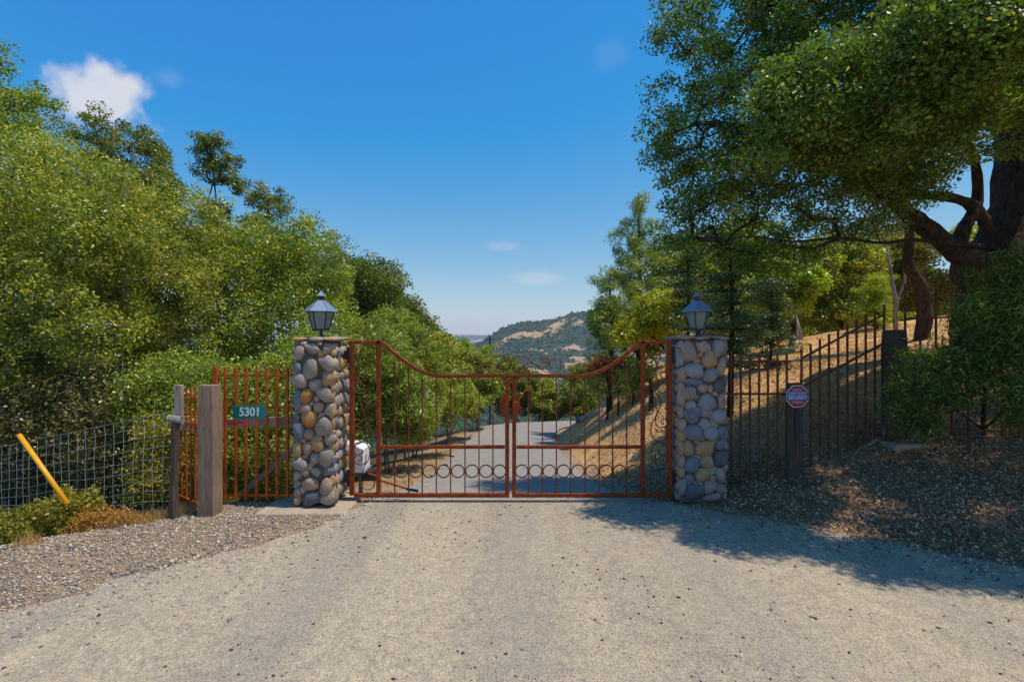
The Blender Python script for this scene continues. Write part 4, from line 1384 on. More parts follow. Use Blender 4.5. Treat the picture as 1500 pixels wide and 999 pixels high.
def cr(pts, k=6):
    pts = [Vector(p) for p in pts]
    out = []
    for i in range(len(pts) - 1):
        p0, p1, p2, p3 = pts[max(i - 1, 0)], pts[i], pts[i + 1], pts[min(i + 2, len(pts) - 1)]
        for q in range(k):
            f = q / k
            out.append(.5 * ((2 * p1) + (p2 - p0) * f + (2 * p0 - 5 * p1 + 4 * p2 - p3) * f * f + (3 * p1 - p0 - 3 * p2 + p3) * f ** 3))
    out.append(pts[-1])
    return out


SCROLLS = [
    [(72, 130), (80, 80), (115, 62), (148, 90), (148, 140), (128, 190), (118, 225), (135, 262), (165, 270), (186, 245), (175, 222), (155, 225), (150, 242), (162, 250)],
    [(128, 195), (118, 150), (95, 135), (70, 145), (66, 175), (80, 190), (98, 178), (92, 160), (80, 168)],
    [(118, 225), (98, 270), (100, 310), (130, 350), (152, 390), (145, 430), (122, 480), (98, 530), (95, 580), (115, 615), (150, 625), (184, 605)],
    [(130, 480), (128, 430), (105, 415), (75, 412), (62, 440), (75, 465), (100, 462), (105, 440), (88, 428), (76, 442), (88, 450)],
    [(62, 345), (90, 350), (115, 370), (118, 395), (100, 412), (75, 412)],
    [(120, 265), (150, 275), (182, 285), (186, 320), (165, 345), (135, 330), (130, 300), (148, 290)],
    [(122, 480), (125, 530), (150, 545), (180, 535), (188, 510), (170, 495), (152, 508), (158, 524), (170, 518)],
    [(118, 545), (135, 572), (165, 560), (186, 585), (180, 605)],
    [(184, 640), (150, 630), (115, 640), (98, 680), (105, 730), (125, 760), (140, 805), (152, 850), (150, 882), (120, 908), (85, 900), (68, 868), (82, 840), (98, 855)],
    [(118, 700), (125, 750), (150, 762), (182, 750), (188, 722), (165, 705), (145, 720), (153, 740), (166, 734)],
    [(150, 635), (183, 650), (187, 690), (165, 705), (140, 690), (145, 670)]]
TOPS = [
    [(870, 180), (915, 185), (940, 235), (905, 290), (835, 290), (792, 230), (790, 165), (840, 108), (910, 100), (980, 122), (1040, 165), (1100, 220), (1170, 270), (1240, 312), (1320, 325), (1400, 290), (1430, 230), (1415, 165), (1360, 135), (1300, 150), (1278, 190), (1290, 232), (1335, 252)],
    [(1150, 228), (1080, 200), (1020, 190), (962, 218), (948, 268), (972, 312), (1020, 325), (1055, 300), (1050, 258), (1010, 242), (980, 265), (990, 293), (1018, 293), (1025, 275)],
    [(1100, 215), (1180, 238), (1240, 225), (1272, 190), (1262, 132), (1215, 105), (1168, 125), (1162, 168), (1200, 188), (1238, 168), (1232, 132), (1200, 130), (1190, 152), (1208, 162)]]


def gate_leaf(label, sgn):
    # built for the right leaf in x offsets from the centre, mirrored by sgn
    def G(px, py, dy=0.0):
        w = W(px, py, GY + dy)
        return Vector((GXC + sgn * (w.x - GXC), w.y, w.z))
    root = empty('gate_leaf', (G(985, 728).x, GY, .07), label, 'gate', 'driveway gate leaves')

    def part(name, fn, mat='rust', smooth=False, parent=None):
        mb = MB()
        fn(mb)
        return mb.build(name, M[mat], parent or root, smooth=smooth)
    tw = .055
    part('hinge_stile', lambda m: m.bar(G(980.5, 725), G(980.5, 498.5), .062, .055, .006))
    part('inner_stile', lambda m: m.bar(G(941.5, 722), G(941.5, 500), .055, .05, .006))
    part('latch_stile', lambda m: m.bar(G(753.2, 722), G(753.2, 551), .055, .05, .006))
    part('bottom_rail', lambda m: m.bar(G(750, 725), G(977, 725), .055, .052, .006))
    part('middle_rail', lambda m: m.bar(G(756.5, 654.5), G(938, 654.5), .045, .044, .005))
    part('corner_rail', lambda m: m.bar(G(940, 501.5), G(977, 501.5), .05, .05, .006))
    arch = cr([G(750.5, 550.5), G(800, 550.5), G(846, 551.0), G(862, 549.5), G(885, 541), G(905, 528.5), G(925, 512.5), G(937, 502), G(943, 500)], 5)

    def archf(m):
        n = len(arch)
        hw, ht = .025, .023
        vs = []
        for i, p in enumerate(arch):
            d = (arch[min(i + 1, n - 1)] - arch[max(i - 1, 0)]).normalized()
            nn = Vector((-d.z, 0, d.x))
            yv = Vector((0, 1, 0))
            vs += [p + nn * ht - yv * hw, p + nn * ht + yv * hw, p - nn * ht + yv * hw, p - nn * ht - yv * hw]
        fs = [(0, 1, 2, 3), (4 * n - 1, 4 * n - 2, 4 * n - 3, 4 * n - 4)]
        for i in range(n - 1):
            for k in range(4):
                k2 = (k + 1) % 4
                fs.append((i * 4 + k, i * 4 + 4 + k, i * 4 + 4 + k2, i * 4 + k2))
        m.add(vs, fs)
    part('arched_top_rail', archf)
    # pickets
    xs = [774, 794.5, 815, 836, 857, 877.5, 897.5, 918]
    archx = [(p.x - GXC) * sgn for p in arch]
    for i, x in enumerate(xs):
        gx_ = (x - 750) * GY / FPX
        spear = i % 2 == 1
        ztop = float(np.interp(gx_ - GXC, archx, [p.z for p in arch]))
        if spear:
            zt = ztop - .105 if i < 6 else ztop - .13
        else:
            zt = ztop - .015
        X = GXC + sgn * (gx_ - GXC)
        mb = MB()
        mb.bar((X, GY, .1), (X, GY, zt - (.05 if spear else 0)), .0155, .0155)
        if spear:
            mb.tube([(X, GY, zt - .055), (X, GY, zt - .03), (X, GY, zt + .04)], [.008, .015, .001], 6)
            for s_ in (-1, 1):
                mb.tube(cr([(X, GY, zt - .05), (X + s_ * .018, GY, zt - .02), (X + s_ * .024, GY, zt)], 3), .0035, 5)
            mb.tube([(X, GY, zt - .062), (X, GY, zt - .05)], .013, 6)
        mb.build('picket', M['rust_dark'], root)
        # clip joining rings
        mb = MB()
        mb.box((X, GY - .002, CAMZ - (690 - 499.5) * GY / FPX), (.03, .026, .02))
        mb.build('ring_clip', M['rust'], root)
    rx = [(756.5 + 774) / 2 - 1] + [(a + b) / 2 for a, b in zip(xs[:-1], xs[1:])] + [928.5]
    zc = CAMZ - (690 - 499.5) * GY / FPX
    for x in rx:
        gx_ = (x - 750) * GY / FPX
        X = GXC + sgn * (gx_ - GXC)
        mb = MB()
        rr = .0855
        nn = 28
        vs, fs = [], []
        for i in range(nn):
            a = 2 * math.pi * i / nn
            for r2, y2 in ((rr + .007, -.009), (rr + .007, .009), (rr - .007, .009), (rr - .007, -.009)):
                vs.append((X + r2 * math.cos(a), GY + y2, zc + r2 * math.sin(a)))
        for i in range(nn):
            j = (i + 1) % nn
            for k in range(4):
                k2 = (k + 1) % 4
                fs.append((i * 4 + k, i * 4 + k2, j * 4 + k2, j * 4 + k))
        mb.add(vs, fs)
        mb.build('ring', M['rust_dark'], root)
    for st in SCROLLS:
        pts = cr([G(930 + x / 4 , 490 + y / 4) for x, y in st], 5)
        part('side_scroll', lambda m: m.tube(pts, .0075, 6), 'rust_dark', True)
    for st in TOPS:
        pts = cr([G(660 + x / 8.82, 510 + y / 8.82) for x, y in st], 5)
        part('top_scroll', lambda m: m.tube(pts, .0065, 6), 'rust_dark', True)
    # latch housing
    if sgn > 0:
        def lb(m):
            pr_ = [(752, 577), (757, 577), (760, 582), (762, 583), (762, 600), (757, 609), (752, 609)]
            f = [W(a, b, GY - .035) for a, b in pr_]
            bk = [p + Vector((0, .07, 0)) for p in f]
            n = len(f)
            m.add(f + bk, [tuple(range(n)), tuple(range(2 * n - 1, n - 1, -1))] + [(i, n + i, n + (i + 1) % n, (i + 1) % n) for i in range(n)])
        latch = part('latch_box', lb)
        part('latch_lever', lambda m: m.tube([W(752, 590, GY - .05), W(758, 589, GY - .06), W(769.5, 571.5, GY - .08), W(780.5, 570.5, GY - .08)], [.011, .011, .009, .009], 8), 'rust_orange', False)
        part('padlock', lambda m: (m.tube(cr([W(762, 596, GY - .03), W(766, 599, GY - .05), W(766.5, 604, GY - .05), W(762, 606, GY - .04)], 4), .006, 6), m.box(W(763.5, 603, GY - .05), (.035, .02, .04))), 'rust_dark')
    else:
        def lb(m):
            pr_ = [(744.5, 575), (739, 577), (732, 584), (732, 602), (738, 608), (744.5, 609)]
            f = [W(a, b, GY - .04) for a, b in reversed(pr_)]
            bk = [p + Vector((0, .08, 0)) for p in f]
            n = len(f)
            m.add(f + bk, [tuple(range(n)), tuple(range(2 * n - 1, n - 1, -1))] + [(i, n + i, n + (i + 1) % n, (i + 1) % n) for i in range(n)])
        part('latch_box', lb)
        part('latch_bolt', lambda m: (m.tube([W(738, 584, GY - .05), W(738, 598, GY - .05)], .012, 8), m.box(W(739, 583.5, GY - .05), (.05, .03, .014))), 'rust_dark')
    # hinges
    for py in (520, 700):
        a, b = G(984, py), G(990, py)
        part('hinge', lambda m: (m.tube([G(986.5, py - 12), G(986.5, py + 12)], .02, 8), m.box(G(991, py), (.06, .03, .12))), 'black_metal')
    return root


gate_leaf('left leaf of the rust-red iron gate in front of the willowy shrubs', -1)
gate_leaf('right leaf of the rust-red iron gate with the latch lever', 1)
# hinge brackets on the pillars: long pale plate and post
mb = MB()
mb.box(W(497, 528, 6.42), (.02, .05, .26))
o = mb.build('hinge_plate', M['grey_metal'], None, W(497, 528, 6.42))
tag(o, 'narrow pale metal plate fixed to the corner of the left stone pillar', 'plate')
mb = MB()
mb.box(W(992, 524, 6.52), (.05, .06, .25), None, .005)
o = mb.build('hinge_plate', M['grey_metal'], None, W(992, 524, 6.52))
tag(o, 'blue-grey metal bracket beside the top hinge of the right stone pillar', 'plate')

# ------------------------------------------------------------------ gate openers
c0 = W(522, 706, 7.15)
op = empty('gate_opener', (c0.x, c0.y, tz(c0.x, c0.y)), 'white gate opener housing behind the left pillar', 'gate opener', 'gate openers')
a, b = W(496, 651, 7.0), W(533, 689, 7.0)
mb = MB()
mb.add([(a.x, 6.95, b.z), (b.x, 6.95, b.z), (b.x, 6.95, a.z - .07), (b.x - .12, 6.95, a.z), (a.x, 6.95, a.z), (a.x, 7.3, b.z), (b.x, 7.3, b.z), (b.x, 7.3, a.z - .07), (b.x - .12, 7.3, a.z), (a.x, 7.3, a.z)],
       [(0, 1, 2, 3, 4), (9, 8, 7, 6, 5), (0, 5, 6, 1), (1, 6, 7, 2), (2, 7, 8, 3), (3, 8, 9, 4), (4, 9, 5, 0)])
mb.build('housing', M['white_plastic'], op)
mb = MB()
mb.box(((a.x + b.x) / 2, 7.12, b.z - .012), (b.x - a.x + .06, .42, .02))
mb.build('mounting_plate', M['grey_metal'], op)
for px in (500, 528):
    mb = MB()
    p = W(px, 692, 7.1)
    mb.box((p.x, 7.12, (p.z - .1) / 2 - .02), (.05, .05, p.z + .1))
    mb.build('stand', M['grey_metal'], op)
mb = MB()
p0, p1 = W(527, 692, 6.98), W(550, 705, 6.98)
mb.box(((p0.x + p1.x) / 2, 7.1, (p0.z + p1.z) / 2), (p1.x - p0.x, .2, p0.z - p1.z))
mb.build('battery_box', M['black_metal'], op)
mb = MB()
mb.tube([W(533, 692, 7.05), W(551, 697, 6.95), W(556, 703, 6.9), W(600, 717, 6.72)], [.018, .018, .014, .014], 8)
mb.build('arm', M['rust'], op)
mb = MB()
mb.tube([W(596, 716, 6.73), W(612, 719, 6.68)], [.02, .02], 8)
mb.build('arm_bracket', M['black_metal'], op)
c0 = W(975, 690, 7.25)
op = empty('gate_opener', (c0.x, c0.y, tz(c0.x, c0.y)), 'grey gate opener with rods behind the right gate stile', 'gate opener', 'gate openers')
mb = MB()
mb.box(W(993, 668, 7.35), (.24, .3, .3), None, .03)
mb.build('housing', M['lantern'], op)
mb = MB()
q = W(990, 690, 7.35)
mb.box((q.x, 7.35, (q.z + c0.z) / 2 - .35), (.06, .06, .8))
mb.build('stand', M['grey_metal'], op)
mb = MB()
mb.tube([W(985, 685, 7.2), W(950, 688, 7.1), W(905, 716, 6.95)], .014, 8)
mb.build('arm', M['grey_metal'], op)
mb = MB()
mb.tube([W(978, 710, 6.9), W(960, 699, 6.95)], .016, 8)
mb.build('arm_bracket', M['lantern'], op)


# ------------------------------------------------------------------ fences
def iron_fence(label, bars, rails, mat, bw=.02, rw=.025, group='iron bar fence panels', thick=None):
    """bars: list of (x, y, zb, zt); rails: list of (p0, p1)"""
    b0 = bars[0]
    root = empty('iron_fence', (b0[0], b0[1], b0[2]), label, 'fence', group)
    for i, (x, y, zb, zt) in enumerate(bars):
        mb = MB()
        w = thick[i] if thick else bw
        mb.bar((x, y, zb), (x, y, zt), w, w)
        mb.build('bar', M[mat], root)
    for p0, p1 in rails:
        mb = MB()
        mb.bar(p0, p1, rw, rw * .8)
        mb.build('rail', M[mat], root)
    return root


YA = 6.5
bars = []
for i, px in enumerate([316, 330, 345.5, 360.5, 376, 391, 406, 421]):
    p = W(px, 537 + (i % 3), YA)
    bars.append((p.x, YA, W(px, 733 - i * .5, YA).z if i else -.05, p.z))
iron_fence('orange iron bar fence panel carrying the green house number sign', bars,
           [(W(314, y, YA + .015), W(430, y, YA + .015)) for y in (550, 597, 725)], 'rust_orange', .03, .034, thick=[.055] + [.031] * 7)
bars = []
for i, px in enumerate([259, 266, 273, 279.5, 286]):
    f = i / 4
    Y = 7.2 - .85 * f
    x = (px - 750) * Y / FPX
    bars.append((x, Y, -.16 + .18 * f, 1.49 + .11 * f))
iron_fence('short orange iron bar panel angled away between two wooden posts', bars,
           [(Vector((bars[0][0], 7.22, z0)), Vector((bars[4][0] + .05, 6.32, z1))) for z0, z1 in ((1.33, 1.45), (.985, 1.11), (-.1, .08))], 'rust_orange', .021, .03)

# right panel C
YC = 6.95
bars = [((px - 750) * YC / FPX, YC, W(px, 712, YC).z, W(px, 518, YC).z) for px in [1071, 1085, 1098.5, 1112, 1125, 1139, 1152.5]]
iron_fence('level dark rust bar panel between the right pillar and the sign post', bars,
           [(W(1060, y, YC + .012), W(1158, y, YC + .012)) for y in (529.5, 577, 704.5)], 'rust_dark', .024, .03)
bars = []
for i, px in enumerate(np.linspace(1174, 1295, 10)):
    f = (px - 1176) / 112
    Y = 7.05 + .45 * f
    top = W(px, 524 - 60 * f - 14, Y)
    bot = W(px, 696 - 62 * f + 9, Y)
    bars.append((top.x, Y, bot.z, top.z))
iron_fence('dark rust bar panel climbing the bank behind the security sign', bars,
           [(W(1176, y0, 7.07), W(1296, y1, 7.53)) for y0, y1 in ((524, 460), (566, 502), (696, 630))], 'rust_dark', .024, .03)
bars = []
for i in range(19):
    f = i / 18
    x, y = 6.1 + 2.9 * f, 7.5 - 1.6 * f
    z = tz(x, y)
    bars.append((x, y, z + .02, z + 2.3))
iron_fence('dark rust bar panel half hidden behind the long-leaved shrub', bars,
           [(Vector((bars[0][0], bars[0][1] + .01, bars[0][2] + h_)), Vector((bars[-1][0], bars[-1][1] + .01, bars[-1][2] + h_))) for h_ in (.08, 1.2, 1.75)], 'rust_dark', .024, .03)


def post(label, x0, x1, y, z0, z1, mat, dep=None, tilt=0.0, name='wooden_post', tops=True):
    c = ((x0 + x1) / 2, y + (dep or (x1 - x0)) / 2, z0)
    mb = MB()
    w = x1 - x0
    d = dep or w
    nseg = 7
    rings = []
    for i in range(nseg + 1):
        f = i / nseg
        z = z0 + (z1 - z0) * f
        j = lambda: random.uniform(-.004, .004)
        b_ = .012 if i < nseg else .02
        cx = c[0] + tilt * (z - z0)
        s = 1 if i < nseg else .93
        hx, hy = w / 2 * s, d / 2 * s
        rings.append([(cx - hx + b_ + j(), c[1] - hy + j(), z), (cx + hx - b_ + j(), c[1] - hy + j(), z), (cx + hx + j(), c[1] - hy + b_, z), (cx + hx + j(), c[1] + hy - b_, z),
                      (cx + hx - b_, c[1] + hy + j(), z), (cx - hx + b_, c[1] + hy + j(), z), (cx - hx + j(), c[1] + hy - b_, z), (cx - hx + j(), c[1] - hy + b_, z)])
    vs = [p for r in rings for p in r]
    fs = [tuple(range(7, -1, -1)), tuple(nseg * 8 + k for k in range(8))]
    for i in range(nseg):
        for k in range(8):
            fs.append((i * 8 + k, i * 8 + (k + 1) % 8, i * 8 + 8 + (k + 1) % 8, i * 8 + 8 + k))
    mb.add(vs, fs)
    o = mb.build(name, M[mat], None, c)
    return tag(o, label, 'post')


post('square weathered timber post at the corner of the orange panels', -3.945, -3.735, 6.05, -.12, 1.64, 'wood', .2)
# split end post with grey cap
root = empty('end_post', (-4.19, 6.02, -.12), 'dark charred end post of the wire fence with grey collar', 'post')
mb = MB()
mb.tube([(-4.2, 6.02, -.15), (-4.205, 6.02, .4), (-4.2, 6.03, .9), (-4.19, 6.02, 1.2)], [.055, .045, .05, .048], 9, True, .25)
mb.build('lower_post', M['wood_dark'], root)
mb = MB()
mb.box((-4.19, 6.08, 1.4), (.1, .05, .5), None, .006)
mb.build('upper_board', M['wood_pale'], root)
mb = MB()
mb.tube([(-4.27, 6.0, 1.24), (-4.12, 6.02, 1.22)], [.045, .045], 8, True, .2)
mb.build('collar', M['bark_pale'], root)
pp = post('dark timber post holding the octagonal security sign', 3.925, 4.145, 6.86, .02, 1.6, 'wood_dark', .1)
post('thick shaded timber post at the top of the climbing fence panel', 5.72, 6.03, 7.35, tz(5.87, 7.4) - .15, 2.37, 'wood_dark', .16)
mb = MB()
mb.box((5.87, 7.32, tz(5.85, 7.2) - .02), (.55, .5, .1), None, .02)
o = mb.build('concrete_footing', M['concrete'], None, (5.85, 7.3, .4))
tag(o, 'shaded concrete footing round the thick timber post', 'footing')
mb = MB()
mb.tube(cr([W(1290, 640, 7.2), W(1275, 650, 7.1), W(1262, 655, 7.05), W(1250, 668, 7.0)], 3), [.02] * 10, 6, True, .3)
o = mb.build('fallen_branch', M['bark_grey'], None, W(1270, 655, 7.1), True)
tag(o, 'short pale fallen branch at the foot of the climbing fence', 'branch')

# timber rail and brace behind the numbered panel
mb = MB()
p0, p1 = W(262, 627, 6.85), W(432, 612.5, 6.9)
mb.bar((p0.x, 6.85, 1.0), (p1.x, 6.9, 1.06), .13, .045)
o = mb.build('timber_rail', M['wood_pale'], None, (p0.x, 6.85, 1.0))
tag(o, 'grey horizontal timber rail behind the orange numbered fence panel', 'rail')
mb = MB()
mb.bar(W(338, 737, 6.68), W(436, 652, 6.78), .08, .045)
o = mb.build('timber_brace', M['wood_pale'], None, W(338, 737, 6.95))
tag(o, 'diagonal timber brace behind the orange numbered fence panel', 'brace')
mb = MB()
mb.box(W(337, 620, 6.79), (.45, .006, .045), Matrix.Rotation(-.06, 3, 'Y'))
o = mb.build('ribbon', M['pink'], None, W(337, 620, 6.79))
tag(o, 'bright pink ribbon stretched on the grey timber rail', 'ribbon')
# wire strands behind panel
root = empty('wire_strands', W(320, 590, 6.75), 'two thin rusty wires strung behind the orange numbered panel', 'wire')
for y0, y1 in ((584, 577), (593, 588)):
    mb = MB()
    mb.tube([W(316, y0, 6.75), W(370, (y0 + y1) / 2 + 2, 6.78), W(430, y1, 6.8)], .0035, 5)
    mb.build('strand', M['rust_dark'], root)

# woven wire fence to the left
FA, FB = Vector((-4.2, 6.02, 0)), Vector((-8.6, 7.95, 0))
root = empty('wire_fence', (FA.x, FA.y, -.1), 'galvanised woven wire mesh fence running off to the left', 'fence')


def wf(f, h, seed=0):
    p = FA.lerp(FB, f)
    zb = .02 * (1 - f) + (-.85) * f - .05
    zt = 1.33 * (1 - f) + .42 * f
    k = 9.0
    z = zb + (zt - zb) * h
    wob = .012 * mnoise.noise(Vector((f * k, h * 3, 7))) + .005 * mnoise.noise(Vector((f * 22, h * 5, 3)))
    return Vector((p.x + wob * 1.2, p.y + wob * 2, z + wob + .02 * math.sin(f * 14) * (1 - h)))


NVW = 22
for i in range(NVW + 1):
    mb = MB()
    mb.tube([wf(i / NVW, q / 8) for q in range(9)], .0023, 4, False)
    mb.build('vertical_wire', M['galv'], root)
for j, h_ in enumerate([0, .09, .18, .28, .38, .48, .585, .69, .795, .9, 1.0]):
    mb = MB()
    mb.tube([wf(q / 60, h_) for q in range(61)], .0036 if j in (0, 10) else .0029, 4, False)
    mb.build('horizontal_wire', M['galv'], root)
# steel fence post, mostly hidden
mb = MB()
p = wf(.42, 0)
mb.box((p.x, p.y + .03, p.z + .55), (.03, .03, 1.3))
o = mb.build('steel_post', M['bark_dark'], None, p)
tag(o, 'thin dark steel post of the wire mesh fence', 'post')

# yellow guy guard
root = empty('guy_wire', W(99, 738, 5.55), 'yellow guard tube on the slanting guy wire at the left fence', 'guy wire')
mb = MB()
mb.tube([W(99, 738, 5.55), W(28, 637, 5.75)], .026, 10)
mb.build('guard_tube', M['yellow'], root, smooth=True)
mb = MB()
mb.tube([W(99, 738, 5.55), W(28, 637, 5.75), W(15, 613, 5.8)], .006, 6)
mb.build('cable', M['galv'], root)
mb = MB()
mb.tube([W(28.5, 637.5, 5.748), W(15, 613, 5.8)], [.014, .008], 8)
mb.build('clamp', M['bark_dark'], root)


# ------------------------------------------------------------------ signs
def text_obj(name, body, size, loc, mat, root, sx=1.0, bold=.0, ext=.0015):
    cu = bpy.data.curves.new(name, 'FONT')
    cu.body = body
    cu.size = size
    cu.align_x = 'CENTER'
    cu.align_y = 'CENTER'
    cu.extrude = ext
    cu.offset = bold
    to = bpy.data.objects.new('tmp', cu)
    COL.objects.link(to)
    bpy.context.view_layer.update()
    me = bpy.data.meshes.new_from_object(to.evaluated_get(bpy.context.evaluated_depsgraph_get()))
    bpy.data.objects.remove(to)
    me.materials.clear()
    me.materials.append(M[mat])
    o = bpy.data.objects.new(name, me)
    COL.objects.link(o)
    o.parent = root
    o.location = Vector(loc) - root.location
    o.rotation_euler = (rad(90), 0, 0)
    o.scale = (sx, 1, 1)
    return o


c = W(365.5, 603.8, 6.44)
root = empty('house_number_sign', c, 'green house number sign reading 5301 on the orange fence panel', 'sign')
mb = MB()
mb.box(c, (.455, .006, .172), Matrix.Rotation(-.02, 3, 'Y'), .002)
mb.build('sign_plate', M['green_sign'], root)
text_obj('house_number', '5301', .155, c + Vector((.005, -.006, .0)), 'white_print', root, .92, .0035)
c = W(1168, 580.5, 6.82)
root = empty('security_sign', c, 'red octagonal security sign on the dark timber post', 'sign')


def octo(mb, r, y, th):
    vs = [(c.x + r * math.cos(rad(22.5 + 45 * i)), y, c.z + r * math.sin(rad(22.5 + 45 * i))) for i in range(8)]
    vs += [(x_, y + th, z_) for x_, _, z_ in vs]
    mb.add(vs, [tuple(range(7, -1, -1)), tuple(range(8, 16))] + [(i, (i + 1) % 8, 8 + (i + 1) % 8, 8 + i) for i in range(8)])


mb = MB(); octo(mb, .168, 6.82, .006); mb.build('sign_border', M['white_sign'], root)
mb = MB(); octo(mb, .155, 6.817, .006); mb.build('sign_face', M['red_sign'], root)
mb = MB(); mb.box((c.x, 6.815, c.z + .005), (.3, .004, .115)); mb.build('sign_band', M['blue_sign'], root)
text_obj('sign_lettering', 'SECURITY', .072, (c.x, 6.811, c.z - .018), 'white_sign', root, .82, .002, .001)
text_obj('sign_lettering', 'DEEP VALLEY', .038, (c.x, 6.811, c.z + .042), 'white_sign', root, 1.0, .0008, .001)
for dz, w_ in ((.1, .12), (.082, .16), (-.075, .17), (-.09, .14)):
    mb = MB()
    n_ = int(w_ / .014)
    for i in range(n_):
        if random.random() < .15: continue
        mb.box((c.x - w_ / 2 + .014 * (i + .5), 6.813, c.z + dz), (.009, .003, .008))
    mb.build('sign_small_print', M['white_sign'], root)
c = W(1168.5, 623, 6.84)
mb = MB()
n_ = 16
vs = [(c.x + .042 * math.copysign(abs(math.cos(2 * math.pi * i / n_)) ** .6, math.cos(2 * math.pi * i / n_)), 6.84, c.z + .235 * math.copysign(abs(math.sin(2 * math.pi * i / n_)) ** .8, math.sin(2 * math.pi * i / n_))) for i in range(n_)]
vs += [(x_, 6.858, z_) for x_, _, z_ in vs]
mb.add(vs, [tuple(range(n_ - 1, -1, -1)), tuple(range(n_, 2 * n_))] + [(i, (i + 1) % n_, n_ + (i + 1) % n_, n_ + i) for i in range(n_)])
o = mb.build('post_plaque', M['black_metal'], None, c)
tag(o, 'narrow black oval plaque below the red security sign', 'plaque')

# ------------------------------------------------------------------ rocks, log, stakes on the slope
for (px, py, Y, s, k, lab) in [(850, 604, 17.5, .16, 'd', 'dark rock at the lower end of the dry slope'), (858, 598, 17, .2, 'g', 'grey rock just above the lowest rock on the slope'), (880, 586, 16, .18, 'g', 'larger grey rock halfway along the slope edge'),
                               (868, 592, 16.5, .12, 'r', 'small tan rock between the grey rocks on the slope'), (1213, 488, 19, .35, 'w', 'long pale rock on the crest behind the climbing fence'), (1165, 505, 17, .16, 'w', 'flat pale rock on the crest left of the long pale one'), (1140, 542, 12, .1, 'd', 'small dark rock lying on the sunlit slope')]:
    x = (px - 750) * Y / FPX
    o = bpy.data.objects.new('rock', random.choice(STONES[k]))
    COL.objects.link(o)
    o.location = (x, Y, tz(x, Y) + s * .2)
    o.scale = (s * (1.8 if px > 1160 else 1.2), s, s * .6)
    o.rotation_euler = (.1, random.uniform(-.3, 0), random.uniform(-.4, .4))
    tag(o, lab, 'rock')
for px, Y, h_, lab in [(893, 15, .8, 'thin dark stake lowest on the dry slope'), (905, 13.5, .85, 'thin dark stake second up the dry slope'), (953, 12, .75, 'thick dark stump seen through the right gate scrollwork')]:
    x = (px - 750) * Y / FPX
    mb = MB()
    z = tz(x, Y)
    r_ = .03 if px < 950 else .06
    mb.tube([(x, Y, z - .1), (x + .02, Y, z + h_ * .5), (x, Y, z + h_)], [r_, r_ * .9, r_ * .7], 7, True, .2)
    o = mb.build('stake', M['bark_dark'], None, (x, Y, z))
    tag(o, lab, 'stake')

# ------------------------------------------------------------------ distance
t = NT('distant_hillside')
wd = t.n('ShaderNodeAttribute', attribute_name='wood').outputs['Fac']
gp = t.geo()
nn = t.noise(.09, 7, .75, gp)
n2 = t.noise(.35, 5, .7, gp)
grassc = t.mix(t.mr(n2, .3, .7, 0, 1), (.4, .22, .11), (.58, .38, .2))
woodc = t.mix(t.mr(n2, .35, .65, 0, 1), (.015, .035, .022), (.055, .085, .04))
mk = t.mr(t.math('ADD', wd, t.math('MULTIPLY', t.math('SUBTRACT', nn, .5), 2.2)), .45, .55)
M['mountain'] = t.done(t.principled(t.mix(mk, grassc, woodc), .95, 0, t.bump(n2, .8, 3.0), .1))
t = NT('far_trees')
v = t.n('ShaderNodeAttribute', attribute_name='v').outputs['Fac']
M['far_trees'] = t.done(t.principled(t.ramp(v, [(0, (.012, .028, .016)), (1, (.06, .09, .035))]), .9, 0, None, .1))


def mountain(name, px_prof, D, depth, base_z, seed, woodbias, nx_=260, ny_=110, x0=None, x1=None):
    pxs, pys = [p[0] for p in px_prof], [p[1] for p in px_prof]
    X = np.linspace((pxs[0] - 750) * D / FPX, (pxs[-1] - 750) * D / FPX, nx_)
    Yv = np.linspace(D - depth, D + depth * .8, ny_)
    GXm, GYm = np.meshgrid(X, Yv)
    crest = CAMZ - (np.interp(GXm * FPX / D + 750, pxs, pys) - 499.5) * D / FPX
    u = (GYm - D) / depth
    cross = np.where(u < 0, np.clip(1 + u, 0, 1) ** 1.15, np.clip(1 - u / .8, 0, 1) ** 1.3)
    hgt = crest - base_z
    ridges = (fbm(GXm + 40, GYm * .5, depth * .35, 5, seed) - .5) * hgt * .55 * (1 - cross ** 3) * np.clip(cross * 4, 0, 1)
    Z = base_z + hgt * cross + ridges + (fbm(GXm, GYm, depth * .06, 4, seed + 9) - .5) * hgt * .07
    Z = np.maximum(Z, base_z - 3)
    Vv = np.stack([GXm.ravel(), GYm.ravel(), Z.ravel()], 1)
    wood_ = fbm(Vv[:, 0] * .6, Vv[:, 1] * .9, depth * .09, 6, seed + 3)
    wood_ = (wood_ - .5) * 2.4 + .5 + woodbias
    idx = np.arange(nx_ * ny_).reshape(ny_, nx_)
    Ff = np.stack([idx[:-1, :-1].ravel(), idx[:-1, 1:].ravel(), idx[1:, 1:].ravel(), idx[1:, :-1].ravel()], 1)
    o = np_mesh(name, Vv, Ff, M['mountain'], smooth=True, vattr={'wood': wood_})
    o['kind'] = 'structure'
    return Vv, wood_


MV, MW = mountain('mountain', [(560, 545), (640, 520), (700, 504), (715, 494), (740, 479), (765, 472), (790, 468.5), (815, 465), (840, 459), (858, 457.5), (880, 463), (930, 470), (1000, 480), (1100, 492), (1300, 520)], 900, 330, -66, 11, .37)
mountain('far_ridge', [(300, 506), (500, 500), (600, 495), (650, 490), (675, 488.5), (700, 491), (760, 489), (900, 498), (1100, 503)], 3600, 900, -70, 31, .3, 160, 50)
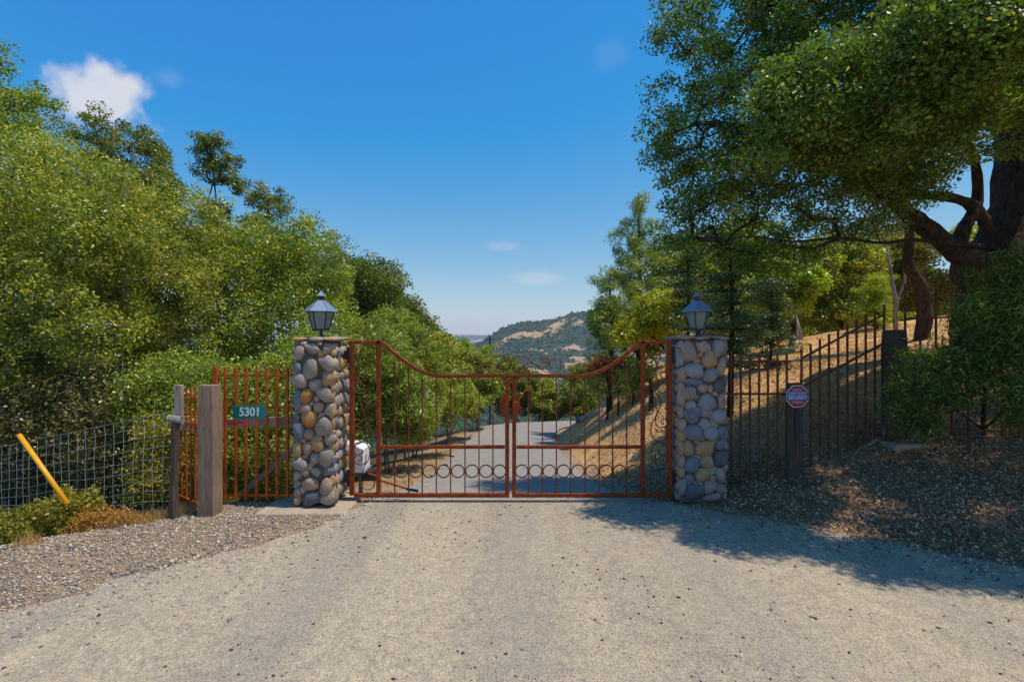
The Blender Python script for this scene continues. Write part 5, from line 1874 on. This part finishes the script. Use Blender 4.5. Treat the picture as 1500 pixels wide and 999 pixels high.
# woodland on the mountain: low blobs
k = np.where((MW > .5) & (MV[:, 1] < 930) & (MV[:, 2] > -60))[0]
k = R.choice(k, 7000)
cx = MV[k] + np.stack([R.uniform(-3, 3, len(k)), R.uniform(-3, 3, len(k)), np.zeros(len(k))], 1)
s_ = R.uniform(1.2, 2.8, len(k))
P = OCT[None] * s_[:, None, None] * R.uniform(.7, 1.3, (len(k), 6, 1)) + cx[:, None, :] + np.array([0, 0, .8])
Ff = (OCF[None] + (np.arange(len(k)) * 6)[:, None, None]).reshape(-1, 3)
o = np_mesh('mountain_woodland', P.reshape(-1, 3), Ff, M['far_trees'], attr=np.repeat(R.random(len(k)), 8))
tag(o, 'dark oak woodland speckling the distant mountain', 'woodland', kind='stuff')
# valley woodland in front of the mountain
n = 5000
x, y = R.uniform(-150, 260, n), R.uniform(140, 560, n)
z = terrain(x, y)
s_ = R.uniform(2, 5, n)
P = OCT[None] * s_[:, None, None] * R.uniform(.7, 1.3, (n, 6, 1)) + np.stack([x, y, z + s_ * .5], 1)[:, None, :]
Ff = (OCF[None] + (np.arange(n) * 6)[:, None, None]).reshape(-1, 3)
o = np_mesh('valley_woodland', P.reshape(-1, 3), Ff, M['far_trees'], attr=np.repeat(R.random(n), 8))
tag(o, 'dark woodland on the valley floor before the mountain', 'woodland', kind='stuff')
# utility pole and spires on the skyline
mb = MB()
p = W(717.5, 493, 60)
mb.tube([(p.x, 60, -12), (p.x, 60, p.z)], [.14, .1], 7)
mb.box((p.x, 60, p.z - .35), (1.0, .1, .1))
o = mb.build('utility_pole', M['bark_dark'], None, (p.x, 60, -12))
tag(o, 'small dark utility pole on the skyline above the gate centre', 'utility pole')

# ------------------------------------------------------------------ haze
HZ = True
if HZ:
    mb = MB()
    mb.box((0, 2200, 35), (9000 * .95, 4600, 216))
    o = mb.build('haze', M['concrete'], None, (0, 2200, 35))
    o.data.materials.clear()
    t = NT('haze')
    vs_ = t.n('ShaderNodeVolumePrincipled')
    vs_.inputs['Color'].default_value = (.72, .85, 1, 1)
    vs_.inputs['Density'].default_value = .00022
    t.t.links.new(vs_.outputs[0], t.out.inputs['Volume'])
    o.data.materials.append(t.m)
    tag(o, 'thin blue summer haze over the valley', 'haze', kind='stuff')
